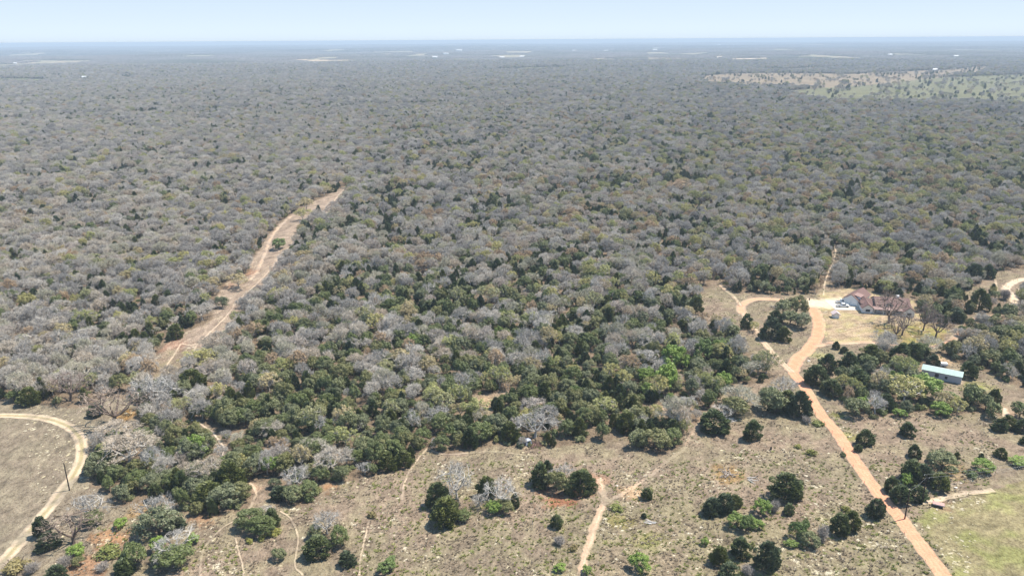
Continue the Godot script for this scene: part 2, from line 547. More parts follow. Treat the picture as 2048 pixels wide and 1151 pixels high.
func set_out_land() -> void:
	var clearing := [Vector2(-272.7, -246.7), Vector2(-181.2, -243.4), Vector2(-169.1, -240.9), Vector2(-156.6, -237.3), Vector2(-149.4, -236.8), Vector2(-146.2, -239.0), Vector2(-146.4, -244.4), Vector2(-134.4, -243.5), Vector2(-122.0, -224.3), Vector2(-121.9, -216.9), Vector2(-132.4, -217.1), Vector2(-128.9, -206.8), Vector2(-124.8, -195.4), Vector2(-119.7, -187.5), Vector2(-111.3, -183.6), Vector2(-108.4, -177.9), Vector2(-101.1, -180.2), Vector2(-92.0, -178.2), Vector2(-87.3, -174.0), Vector2(-79.6, -173.9), Vector2(-71.4, -176.6), Vector2(-72.8, -184.4), Vector2(-75.2, -189.3), Vector2(-71.1, -189.7), Vector2(-65.8, -180.7), Vector2(-63.0, -177.4), Vector2(-56.3, -177.8), Vector2(-54.0, -184.2), Vector2(-53.9, -188.5), Vector2(-46.9, -190.5), Vector2(-38.7, -193.0), Vector2(-29.8, -197.3), Vector2(-29.1, -205.5), Vector2(-26.0, -208.2), Vector2(-18.5, -205.1), Vector2(-8.7, -208.0), Vector2(-5.6, -209.8), Vector2(1.4, -208.2), Vector2(14.6, -208.6), Vector2(25.7, -211.5), Vector2(35.5, -214.3), Vector2(37.6, -205.6), Vector2(44.4, -202.6), Vector2(52.0, -208.1), Vector2(56.5, -220.2), Vector2(62.0, -227.0), Vector2(72.3, -239.7), Vector2(74.2, -245.6), Vector2(82.6, -253.8), Vector2(93.9, -252.4), Vector2(98.8, -258.3), Vector2(94.4, -273.2), Vector2(95.4, -292.8), Vector2(95.0, -311.4), Vector2(82.7, -312.8), Vector2(76.9, -311.7), Vector2(83.4, -325.6), Vector2(89.9, -346.5), Vector2(98.5, -365.7), Vector2(103.9, -378.2), Vector2(108.6, -378.1), Vector2(110.8, -358.3), Vector2(131.5, -353.2), Vector2(152.2, -355.9), Vector2(162.4, -377.0), Vector2(179.6, -409.3), Vector2(194.0, -437.8), Vector2(194.9, -435.5), Vector2(180.9, -404.2), Vector2(166.6, -376.9), Vector2(161.6, -362.0), Vector2(170.9, -365.0), Vector2(178.8, -360.0), Vector2(182.5, -352.1), Vector2(189.1, -350.5), Vector2(193.8, -344.4), Vector2(186.3, -327.0), Vector2(184.5, -317.2), Vector2(186.7, -309.7), Vector2(190.8, -307.2), Vector2(197.1, -312.0), Vector2(207.7, -322.0), Vector2(216.4, -335.3), Vector2(220.8, -351.4), Vector2(231.4, -363.0), Vector2(245.7, -375.2), Vector2(258.3, -390.1), Vector2(277.7, -394.3), Vector2(343.3, -391.0), Vector2(319.4, -361.1), Vector2(253.6, -356.9), Vector2(241.7, -342.0), Vector2(234.7, -328.1), Vector2(223.9, -320.4), Vector2(223.8, -328.3), Vector2(238.2, -349.5), Vector2(235.2, -354.2), Vector2(217.6, -326.4), Vector2(203.2, -311.9), Vector2(191.3, -300.2), Vector2(179.6, -287.1), Vector2(172.2, -282.0), Vector2(170.3, -274.9), Vector2(174.7, -268.1), Vector2(178.9, -258.9), Vector2(181.9, -245.3), Vector2(206.4, -219.9), Vector2(190.9, -101.5), Vector2(-200.1, -104.3)]
	var trail := [Vector2(-134.4, -259.3), Vector2(-141.8, -277.0), Vector2(-144.4, -286.2), Vector2(-144.5, -300.3), Vector2(-141.7, -309.6), Vector2(-139.2, -314.4), Vector2(-136.7, -323.8), Vector2(-146.9, -360.4), Vector2(-149.7, -380.2), Vector2(-142.7, -389.8), Vector2(-149.4, -416.9), Vector2(-152.9, -446.3), Vector2(-158.5, -479.9), Vector2(-160.2, -507.9), Vector2(-160.8, -544.0), Vector2(-159.0, -564.7), Vector2(-153.3, -602.6), Vector2(-149.1, -625.5), Vector2(-144.0, -657.2), Vector2(-139.2, -634.0), Vector2(-132.4, -571.1), Vector2(-131.8, -536.5), Vector2(-139.1, -519.3), Vector2(-144.0, -507.4), Vector2(-134.2, -465.1), Vector2(-131.1, -428.0), Vector2(-128.9, -400.6), Vector2(-126.8, -378.8), Vector2(-128.8, -350.8), Vector2(-126.0, -328.8), Vector2(-122.8, -309.2), Vector2(-124.5, -293.3), Vector2(-126.4, -285.3), Vector2(-124.9, -270.5), Vector2(-122.0, -259.1)]
	var gaps := [clearing, trail, [Vector2(-14.4, -244.1), Vector2(-7.2, -247.2), Vector2(1.8, -249.6), Vector2(1.7, -244.7), Vector2(-6.1, -236.3), Vector2(-8.5, -229.0), Vector2(-13.4, -230.5)], [Vector2(42.9, -234.8), Vector2(52.4, -236.2), Vector2(52.7, -228.9), Vector2(43.0, -226.2)], [Vector2(-106.4, -226.8), Vector2(-100.6, -224.7), Vector2(-93.9, -217.9), Vector2(-86.6, -205.4), Vector2(-89.0, -203.7), Vector2(-95.5, -212.8)], [Vector2(53.3, -319.6), Vector2(54.7, -319.6), Vector2(54.3, -317.1), Vector2(52.9, -317.1)], [Vector2(136.9, -557.4), Vector2(148.2, -569.7), Vector2(143.8, -551.9), Vector2(131.1, -532.1)], [Vector2(206.4, -592.9), Vector2(216.4, -602.7), Vector2(208.5, -579.1), Vector2(203.1, -579.3)], [Vector2(196.7, -451.8), Vector2(199.0, -447.0), Vector2(184.4, -414.2), Vector2(181.6, -414.3)]]
	for g in gaps: clear_polys.append(grown(g, 0.0))
	wood_polys.append(grown([Vector2(117.8, -252.0), Vector2(126.9, -265.1), Vector2(137.6, -270.6), Vector2(143.4, -268.6), Vector2(154.4, -267.5), Vector2(147.0, -250.7), Vector2(142.7, -240.3), Vector2(147.3, -236.4), Vector2(155.4, -237.0), Vector2(163.1, -244.3), Vector2(167.4, -247.1), Vector2(168.4, -241.5), Vector2(165.9, -233.1), Vector2(160.4, -228.1), Vector2(154.1, -228.9), Vector2(145.5, -226.9), Vector2(138.9, -227.7), Vector2(137.4, -230.6), Vector2(130.9, -227.1), Vector2(125.5, -228.6), Vector2(119.2, -225.8), Vector2(113.6, -229.5), Vector2(113.1, -235.3), Vector2(114.8, -243.0)], 0.0))
	wood_polys.append(grown([Vector2(139.5, -279.4), Vector2(146.7, -286.6), Vector2(155.8, -286.4), Vector2(166.3, -283.1), Vector2(169.3, -278.9), Vector2(164.5, -272.1), Vector2(154.9, -268.4), Vector2(147.1, -272.4), Vector2(139.9, -274.4)], 0.0))
	for p in clear_polys: clear_boxes.append(box_of(p))
	for p in wood_polys: wood_boxes.append(box_of(p))
	lush = PackedVector2Array([Vector2(111.6, -175.0), Vector2(134.3, -183.8), Vector2(145.3, -188.2), Vector2(187.1, -195.7), Vector2(191.6, -124.5), Vector2(103.0, -125.3), Vector2(103.8, -150.0), Vector2(105.3, -165.5), Vector2(106.2, -170.8)])
	yard = PackedVector2Array([Vector2(152.2, -355.9), Vector2(170.2, -363.4), Vector2(181.8, -350.6), Vector2(193.1, -343.0), Vector2(183.4, -316.0), Vector2(169.4, -310.0), Vector2(158.6, -312.7), Vector2(153.2, -294.0), Vector2(135.3, -291.1), Vector2(130.9, -294.4), Vector2(138.9, -318.1), Vector2(142.6, -331.2)])
	lawn = PackedVector2Array([Vector2(155.8, -314.0), Vector2(168.4, -312.5), Vector2(183.4, -316.0), Vector2(186.7, -309.7), Vector2(188.4, -304.9), Vector2(175.1, -288.2), Vector2(165.9, -286.2), Vector2(158.4, -291.8), Vector2(153.2, -300.8)])
	stains = [
		[Vector2(11.65, -179.37), 4.5, Color(0.36, 0.17, 0.1)], [Vector2(8.13, -183.51), 2.5, Color(0.36, 0.19, 0.12)], [Vector2(24.12, -189.65), 4.0, Color(0.42, 0.27, 0.19)], [Vector2(18.56, -183.39), 3.5, Color(0.37, 0.21, 0.14)],
		[Vector2(33.85, -183.22), 4.0, Color(0.55, 0.4, 0.26)], [Vector2(-102.72, -165.57), 5.5, Color(0.42, 0.25, 0.14)], [Vector2(-102.94, -153.88), 6.0, Color(0.36, 0.22, 0.14)], [Vector2(-100.71, -176.42), 4.0, Color(0.38, 0.26, 0.13)],
		[Vector2(-52.30, -188.99), 4.0, Color(0.4, 0.24, 0.14)], [Vector2(-130.40, -231.38), 4.0, Color(0.42, 0.25, 0.09)], [Vector2(-127.85, -217.67), 4.5, Color(0.33, 0.2, 0.12)], [Vector2(3.05, -215.96), 3.5, Color(0.45, 0.28, 0.2)],
		[Vector2(-80.90, -173.94), 5.0, Color(0.36, 0.22, 0.14)], [Vector2(61.92, -191.82), 6.0, Color(0.36, 0.25, 0.12)], [Vector2(113.67, -176.36), 4.0, Color(0.4, 0.29, 0.19)], [Vector2(109.38, -228.09), 3.0, Color(0.25, 0.26, 0.08)],
		[Vector2(106.99, -214.60), 4.0, Color(0.34, 0.33, 0.13)], [Vector2(122.29, -278.71), 5.0, Color(0.34, 0.33, 0.16)], [Vector2(168.97, -248.32), 6.0, Color(0.28, 0.3, 0.1)], [Vector2(171.36, -273.93), 7.0, Color(0.5, 0.37, 0.24)],
		[Vector2(-142.93, -397.15), 5.0, Color(0.36, 0.22, 0.15)], [Vector2(-146.08, -375.00), 6.0, Color(0.35, 0.245, 0.18)], [Vector2(-141.45, -293.57), 7.0, Color(0.36, 0.23, 0.17)], [Vector2(61.48, -226.97), 4.0, Color(0.42, 0.31, 0.22)],
		[Vector2(-73.76, -186.94), 2.6, Color(0.55, 0.39, 0.28)], [Vector2(-10.52, -239.00), 6.0, Color(0.5, 0.38, 0.25)], [Vector2(51.72, -232.50), 4.0, Color(0.44, 0.33, 0.24)], [Vector2(164.60, -230.92), 6.0, Color(0.46, 0.34, 0.25)],
		[Vector2(34.16, -161.11), 5.0, Color(0.25, 0.25, 0.1)], [Vector2(27.94, -170.55), 4.0, Color(0.28, 0.25, 0.11)], [Vector2(127.26, -193.72), 6.0, Color(0.33, 0.25, 0.15)], [Vector2(126.30, -289.05), 2.0, Color(0.55, 0.36, 0.23)],
	]
	field_polys = []
	for f in [[Vector2(625.7, -2637.8), Vector2(793.3, -2851.8), Vector2(965.1, -2825.3), Vector2(1167.8, -2711.9), Vector2(1341.6, -2945.5), Vector2(1664.1, -2988.8), Vector2(2007.0, -3379.1), Vector2(1996.9, -3256.6), Vector2(1522.9, -2582.8), Vector2(1240.3, -2354.2), Vector2(971.3, -2092.5), Vector2(718.0, -1945.1), Vector2(603.6, -1977.8), Vector2(537.8, -2118.2)], [Vector2(626.7, -1821.8), Vector2(773.3, -1959.7), Vector2(917.5, -2122.7), Vector2(1087.3, -2314.6), Vector2(1358.3, -2432.6), Vector2(1669.8, -2561.4), Vector2(2036.9, -2508.0), Vector2(1126.5, -1370.0), Vector2(914.9, -1386.2), Vector2(868.2, -1456.2), Vector2(778.4, -1463.4), Vector2(707.4, -1492.8), Vector2(647.5, -1509.9), Vector2(614.9, -1590.2)], [Vector2(409.0, -4505.2), Vector2(489.1, -5141.3), Vector2(684.1, -4956.8), Vector2(614.1, -4405.4)], [Vector2(753.6, -4475.3), Vector2(860.7, -5040.3), Vector2(1112.4, -4971.9), Vector2(989.5, -4418.6)], [Vector2(1272.9, -5062.6), Vector2(1461.3, -5537.7), Vector2(1445.9, -5227.9), Vector2(1299.6, -4921.0)], [Vector2(1132.0, -4323.5), Vector2(1369.3, -4837.9), Vector2(1584.6, -4843.6), Vector2(1526.1, -4557.0), Vector2(1295.1, -4284.9)], [Vector2(1583.3, -4658.4), Vector2(1839.0, -4711.9), Vector2(1756.3, -4498.3)], [Vector2(-1561.8, -5152.2), Vector2(-1445.5, -5450.4), Vector2(-998.9, -5266.5), Vector2(-889.4, -4813.5), Vector2(-1131.1, -4707.2)], [Vector2(-1687.6, -2603.1), Vector2(-1805.8, -2788.2), Vector2(-1611.0, -2726.9), Vector2(-1499.0, -2548.5)], [Vector2(-1359.5, -2729.1), Vector2(-1400.0, -2826.3), Vector2(-1350.2, -2819.5), Vector2(-1291.6, -2702.5)], [Vector2(-1732.0, -2950.9), Vector2(-1794.4, -3065.3), Vector2(-1733.1, -3056.4), Vector2(-1667.1, -2941.8)], [Vector2(-127.5, -3292.1), Vector2(-46.2, -3449.9), Vector2(266.7, -3548.9), Vector2(317.2, -3415.0), Vector2(79.3, -3230.3)], [Vector2(-1897.1, -4481.1), Vector2(-1802.0, -4754.6), Vector2(-1601.8, -4608.6), Vector2(-1553.0, -4234.1)], [Vector2(-799.1, -5491.5), Vector2(-674.4, -5606.2), Vector2(-618.1, -5301.7), Vector2(-746.9, -5267.8)], [Vector2(958.2, -3160.7), Vector2(1324.4, -3382.9), Vector2(1419.4, -3304.3), Vector2(1128.8, -3079.4)]]:
		field_polys.append(PackedVector2Array(f))
	for p in field_polys: field_boxes.append(box_of(p))
	FIELD_COLORS = [Color(0.3, 0.25, 0.185), Color(0.2, 0.205, 0.125), Color(0.74, 0.62, 0.46), Color(0.76, 0.63, 0.47), Color(0.74, 0.65, 0.53), Color(0.76, 0.64, 0.5), Color(0.6, 0.54, 0.44), Color(0.62, 0.5, 0.34), Color(0.24, 0.27, 0.13), Color(0.5, 0.42, 0.3), Color(0.45, 0.36, 0.25), Color(0.38, 0.36, 0.22), Color(0.28, 0.29, 0.15), Color(0.5, 0.45, 0.36), Color(0.38, 0.33, 0.24)]

func build_ground() -> void:
	var radii := PackedFloat32Array([30.0, 80.0, 120.0])
	var r := 128.0
	while r < 21500.0:
		radii.append(r)
		r *= 1.0058 if r < 700.0 else 1.02
	var angs := PackedFloat32Array()
	var a := -44.0
	while a < 44.01:
		angs.append(deg_to_rad(a))
		a += 0.24
	a = 46.0
	while a < 316.0:
		angs.append(deg_to_rad(a))
		a += 5.0
	var na_ := angs.size()
	var v := PackedVector3Array()
	var c := PackedColorArray()
	var uv := PackedVector2Array()
	var uv2 := PackedVector2Array()
	var nrm := PackedVector3Array()
	var total := radii.size() * na_ + 1
	for arr in [v, c, uv, uv2, nrm]: arr.resize(total)
	v[0] = Vector3.ZERO; c[0] = Color(0.3, 0.24, 0.17); nrm[0] = Vector3.UP
	var i := 1
	for rr in radii:
		for k in na_:
			var x := sin(angs[k]) * rr
			var z := -cos(angs[k]) * rr
			var y := h(x, z)
			v[i] = Vector3(x, y, z)
			var e := rr * 0.02
			nrm[i] = Vector3.UP if rr < FLAT else Vector3(y - h(x + e, z), e, y - h(x, z + e)).normalized()
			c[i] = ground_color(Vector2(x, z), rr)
			uv[i] = Vector2(x, z) / 37.0
			uv2[i] = Vector2(x, z) / 9.3
			i += 1
	var idx := PackedInt32Array()
	for k in na_:
		var k2 := (k + 1) % na_
		idx.append_array([0, 1 + k, 1 + k2])
		for j in radii.size() - 1:
			var p := 1 + j * na_ + k
			var q := 1 + j * na_ + k2
			idx.append_array([p, p + na_, q + na_, p, q + na_, q])
	var arr := []
	arr.resize(Mesh.ARRAY_MAX)
	arr[Mesh.ARRAY_VERTEX] = v
	arr[Mesh.ARRAY_NORMAL] = nrm
	arr[Mesh.ARRAY_COLOR] = c
	arr[Mesh.ARRAY_TEX_UV] = uv
	arr[Mesh.ARRAY_TEX_UV2] = uv2
	arr[Mesh.ARRAY_INDEX] = idx
	var m := ArrayMesh.new()
	m.add_surface_from_arrays(Mesh.PRIMITIVE_TRIANGLES, arr)
	var g := mat(1, 1, 1, 0.95)
	g.metallic_specular = 0.15
	g.albedo_texture = noise_tex(0.03, 5, 21, lin(0.55, 0.52, 0.5), lin(0.92, 0.9, 0.88), lin(1, 1, 0.98))
	g.detail_enabled = true
	g.detail_blend_mode = BaseMaterial3D.BLEND_MODE_MUL
	g.detail_uv_layer = BaseMaterial3D.DETAIL_UV_2
	g.detail_albedo = noise_tex(0.04, 4, 22, lin(0.5, 0.48, 0.46), lin(0.95, 0.94, 0.92), lin(1, 1, 1))
	g.normal_enabled = true
	g.normal_texture = bump_tex(0.035, 23, 10.0)
	g.normal_scale = 0.9
	M.ground = g
	var o := obj("ground", m, g)
	tag(o, "dry rolling ground, tan in the meadow and brown under the woods", "ground", "", "structure")

# ---------------------------------------------------------------- roads, tracks, paths
var lift := 0.03

func strip(called: String, label: String, pts: Array, width: float, across: Array, rough := 0.18, worn := 0.0) -> void:
	# across: colours from one edge to the other; the outermost are those of the ground
	var line := smooth_line(pts, 0.8)
	var n := across.size()
	lift += 0.004
	var st := SurfaceTool.new()
	st.begin(Mesh.PRIMITIVE_TRIANGLES)
	var wander := FastNoiseLite.new()
	wander.frequency = 0.16
	wander.seed = int(lift * 10000)
	for i in line.size():
		var d := (line[mini(i + 1, line.size() - 1)] - line[maxi(i - 1, 0)]).normalized()
		var s := Vector2(-d.y, d.x)
		for j in n:
			var t := (j / (n - 1.0) - 0.5)
			var w := width * (1.0 + rough * 1.6 * wander.get_noise_2d(i, 100.0 + (0.0 if t < 0 else 50.0)))
			var p := line[i] + s * t * w + s * rough * 0.5 * width * wander.get_noise_2d(i * 0.6, 7.0)
			var k: Color = across[j] if across[j] != null else ground_color(p, p.length())
			var spot := na.get_noise_2d(p.x * 30.0, p.y * 30.0)
			if across[j] != null:
				if worn > 0.0: k = k.lerp(ground_color(p, p.length()), clampf(worn + 1.3 * na.get_noise_2d(p.x * 9.0, p.y * 9.0), 0.0, 0.9))
				k = k * (1.0 + 0.16 * spot)
			st.set_color(k)
			st.set_normal(Vector3.UP)
			st.set_uv(p / 37.0)
			st.set_uv2(p / 9.3)
			st.add_vertex(Vector3(p.x, h(p.x, p.y) + lift, p.y))
	for i in line.size() - 1:
		for j in n - 1:
			var q := i * n + j
			for e in [q, q + n + 1, q + 1, q, q + n, q + n + 1]: st.add_index(e)
	tag(obj(called, st.commit(), M.dirt), label, called.replace("_", " ").get_slice(" ", called.count("_")), "", "structure")

func build_tracks() -> void:
	var d := mat(1, 1, 1, 0.95)
	d.metallic_specular = 0.15
	d.albedo_texture = noise_tex(0.05, 5, 25, lin(0.72, 0.7, 0.68), lin(0.94, 0.93, 0.92), lin(1, 1, 1))
	d.normal_enabled = true
	d.normal_texture = M.ground.normal_texture
	d.normal_scale = 0.35
	M.dirt = d
	var o := Color(0.6, 0.295, 0.185)
	var o2 := Color(0.6, 0.325, 0.21)
	var t := Color(0.47, 0.325, 0.23)
	var s := Color(0.53, 0.42, 0.305)
	var w := Color(0.58, 0.48, 0.37)
	var g := Color(0.34, 0.29, 0.17)
	strip("dirt_road", "orange dirt road running straight from the fork to the bottom edge", [Vector2(99.1, -130.9), Vector2(100.9, -149.7), Vector2(101.2, -160.4), Vector2(101.6, -173.1), Vector2(101.2, -184.2), Vector2(102.4, -202.7), Vector2(103.5, -215.3), Vector2(103.4, -227.8), Vector2(104.3, -238.9), Vector2(105.7, -250.9), Vector2(105.7, -260.0), Vector2(106.5, -265.4)], 4.2, [null, o2, o, o2, o, o2, o, o2, null], 0.13)
	strip("driveway", "orange dirt driveway curving up from the fork to the house", [Vector2(105.8, -263.6), Vector2(109.8, -271.0), Vector2(113.5, -276.8), Vector2(120.2, -284.9), Vector2(129.1, -299.0), Vector2(134.9, -312.5), Vector2(138.5, -324.6), Vector2(140.2, -334.7), Vector2(139.3, -341.1)], 5.6, [null, o2, o, o, o, o2, null], 0.1)
	strip("loop_track", "tan loop track round the island of evergreens beside the driveway", [Vector2(146.1, -340.3), Vector2(140.4, -344.0), Vector2(132.6, -345.6), Vector2(124.7, -347.3), Vector2(117.9, -347.4), Vector2(112.8, -343.8), Vector2(108.1, -337.4), Vector2(106.3, -330.5), Vector2(106.1, -325.8)], 4.8, [null, t, o2, o2, t, null], 0.1)
	strip("loop_track", "narrow pale track from the loop's bend down to the fork", [Vector2(106.4, -327.8), Vector2(104.9, -317.4), Vector2(104.9, -302.3), Vector2(104.3, -288.9), Vector2(104.5, -276.5), Vector2(105.0, -267.8), Vector2(105.5, -262.7)], 3.0, [null, s, t, s, t, null], 0.2, 0.1)
	strip("driveway_branch", "thin orange drive branching off below the house lawn", [Vector2(124.5, -288.5), Vector2(128.8, -290.1), Vector2(132.7, -291.1), Vector2(141.5, -291.5), Vector2(148.9, -291.9), Vector2(156.8, -288.5), Vector2(165.4, -285.2), Vector2(172.9, -287.2), Vector2(183.2, -293.5), Vector2(194.9, -306.6), Vector2(206.8, -318.1), Vector2(218.0, -321.8), Vector2(227.4, -328.2)], 3.4, [null, t, o2, s, null], 0.2, 0.12)
	strip("forest_road", "pale winding trail climbing past the bare corner at the frame edge", [Vector2(225.3, -326.3), Vector2(230.5, -330.9), Vector2(238.7, -340.6), Vector2(243.5, -349.4), Vector2(246.1, -358.6), Vector2(249.8, -364.2), Vector2(258.9, -372.3), Vector2(268.8, -377.3), Vector2(285.0, -380.5)], 4.4, [null, s, w, s, w, null], 0.2)
	strip("gravel_pad", "pale gravel yard between the driveway and the garage", [Vector2(139.2, -343.3), Vector2(142.9, -341.0), Vector2(147.3, -340.2), Vector2(153.0, -340.8), Vector2(158.8, -342.2), Vector2(161.9, -342.8)], 15.0, [null, s, w, w, w, w, s, null], 0.12)
	strip("field_track", "pale two rut track circling the mown left field", [Vector2(-187.8, -230.0), Vector2(-173.7, -231.6), Vector2(-163.0, -230.8), Vector2(-153.9, -228.1), Vector2(-145.2, -222.9), Vector2(-138.6, -216.2), Vector2(-133.6, -208.4), Vector2(-129.8, -199.6), Vector2(-127.9, -191.4), Vector2(-126.5, -181.4), Vector2(-125.2, -167.9), Vector2(-124.2, -154.1), Vector2(-123.3, -142.0)], 3.8, [null, s, s, g, g, s, s, null], 0.12, 0.22)
	strip("footpath", "sandy meadow path rising from the bottom edge to the fork", [Vector2(14.9, -144.0), Vector2(15.8, -150.0), Vector2(17.7, -157.0), Vector2(20.2, -165.1), Vector2(23.5, -175.3), Vector2(25.1, -179.5), Vector2(24.8, -184.6), Vector2(24.9, -190.2)], 2.2, [null, t, t, s, t, null], 0.45, 0.3)
	strip("footpath", "sandy path branching toward the wood's corner gap", [Vector2(24.3, -177.4), Vector2(26.5, -179.7), Vector2(29.5, -182.0), Vector2(33.0, -185.2), Vector2(38.7, -191.0), Vector2(45.6, -199.4), Vector2(52.2, -206.3), Vector2(56.0, -213.7), Vector2(60.5, -221.5), Vector2(68.3, -234.1), Vector2(72.8, -241.7)], 1.4, [null, t, s, null], 0.5, 0.85)
	strip("footpath", "thin pale path climbing from the meadow to the wood's edge", [Vector2(-30.7, -180.3), Vector2(-31.0, -185.7), Vector2(-30.8, -191.9), Vector2(-29.3, -199.8), Vector2(-26.6, -208.2)], 0.8, [null, s, null], 0.4, 0.3)
	strip("footpath", "thin pale path along the wood's edge above the meadow", [Vector2(-26.6, -208.2), Vector2(-23.9, -205.8), Vector2(-20.6, -204.3), Vector2(-13.3, -205.1), Vector2(-6.3, -205.9), Vector2(1.3, -204.3), Vector2(7.4, -203.0)], 0.7, [null, s, null], 0.4, 0.5)
	strip("footpath", "thin sandy path from the gap down past the fallen limb thicket", [Vector2(-75.4, -189.5), Vector2(-73.3, -186.7), Vector2(-71.6, -183.2), Vector2(-71.5, -180.1), Vector2(-71.5, -177.5), Vector2(-71.5, -173.8)], 0.9, [null, s, null], 0.4, 0.3)
	strip("footpath", "thin cattle path winding to the bottom edge left of the lone bush", [Vector2(-70.7, -164.0), Vector2(-69.2, -160.8), Vector2(-67.4, -157.3), Vector2(-65.9, -154.4), Vector2(-64.5, -151.3), Vector2(-62.7, -147.3)], 0.5, [null, s, null], 0.4, 0.5)
	strip("footpath", "thin cattle path right of the lone grey green bush", [Vector2(-62.7, -175.6), Vector2(-60.0, -173.3), Vector2(-58.4, -171.3), Vector2(-55.7, -166.3), Vector2(-54.5, -163.0), Vector2(-53.9, -159.8), Vector2(-52.6, -153.0), Vector2(-50.3, -150.3), Vector2(-48.5, -147.1)], 0.55, [null, s, null], 0.4, 0.5)
	strip("footpath", "faint path slanting across the reddish meadow corner", [Vector2(-73.4, -171.6), Vector2(-75.8, -168.0), Vector2(-76.9, -162.6), Vector2(-77.0, -158.3), Vector2(-73.6, -148.2)], 0.6, [null, s, null], 0.5, 0.55)
	strip("footpath", "faint thin path right of the silver topped thicket", [Vector2(-38.0, -171.3), Vector2(-37.7, -163.9), Vector2(-37.5, -157.0), Vector2(-36.5, -149.5)], 0.6, [null, s, null], 0.5, 0.35)
	strip("footpath", "sandy path winding through the long forest clearing", [Vector2(-123.5, -260.9), Vector2(-126.9, -270.5), Vector2(-128.6, -279.3), Vector2(-131.4, -294.5), Vector2(-131.3, -307.0), Vector2(-131.5, -329.0), Vector2(-133.5, -353.9), Vector2(-133.0, -373.0), Vector2(-133.4, -400.7), Vector2(-135.8, -432.4), Vector2(-136.8, -470.3), Vector2(-140.9, -508.8), Vector2(-140.4, -531.9), Vector2(-136.3, -550.0), Vector2(-140.7, -602.2), Vector2(-142.4, -645.4)], 0.9, [null, s, null], 0.4, 0.42)
	strip("footpath", "thin side path at the foot of the long forest clearing", [Vector2(-134.7, -270.6), Vector2(-136.3, -281.9), Vector2(-138.3, -293.0), Vector2(-138.3, -294.6), Vector2(-134.1, -293.4), Vector2(-132.0, -294.5)], 0.9, [null, s, null], 0.3, 0.1)
	strip("footpath", "bare sandy bank along the forest clearing's shaded side", [Vector2(-138.5, -383.4), Vector2(-142.0, -411.6), Vector2(-153.4, -468.1), Vector2(-157.7, -500.6), Vector2(-159.0, -537.3)], 2.2, [null, t, s, null], 0.7, 0.6)
	strip("footpath", "bare sandy end of the forest clearing", [Vector2(-141.5, -517.9), Vector2(-138.0, -536.7), Vector2(-135.2, -548.3)], 3.0, [null, w, s, null], 0.4, 0.1)
	strip("footpath", "sandy path crossing the small gap in the left thicket", [Vector2(-103.9, -225.4), Vector2(-100.2, -221.9), Vector2(-97.0, -218.9), Vector2(-93.4, -214.0), Vector2(-90.0, -209.3), Vector2(-88.6, -204.2)], 0.9, [null, w, null], 0.4, 0.1)
	strip("footpath", "pale path climbing into the woods behind the gravel yard", [Vector2(152.3, -351.2), Vector2(158.7, -366.9), Vector2(168.7, -387.5), Vector2(182.7, -414.3), Vector2(192.5, -435.6), Vector2(195.7, -449.4)], 0.9, [null, s, null], 0.4, 0.1)
	strip("footpath", "pale scraped strip beside the mown right field", [Vector2(110.4, -177.3), Vector2(113.3, -178.2), Vector2(118.3, -179.6), Vector2(124.5, -181.5), Vector2(129.3, -182.4), Vector2(133.8, -183.3)], 2.2, [null, s, w, s, null], 0.25, 0.05)
	strip("footpath", "pale wheel marks at the clearing behind the island", [Vector2(106.4, -369.7), Vector2(107.3, -359.1), Vector2(108.3, -349.1), Vector2(107.8, -337.4)], 2.0, [null, s, t, null], 0.4, 0.2)
	strip("footpath", "faint wheel track below the trail's far bend in the side clearing", [Vector2(250.8, -375.1), Vector2(241.4, -358.7), Vector2(232.7, -343.6)], 1.4, [null, s, null], 0.4, 0.2)
	strip("footpath", "sandy trail end beside the paired bushes", [Vector2(163.7, -213.9), Vector2(161.4, -217.8), Vector2(162.8, -223.2), Vector2(166.6, -232.7)], 2.6, [null, s, w, null], 0.4, 0.2)

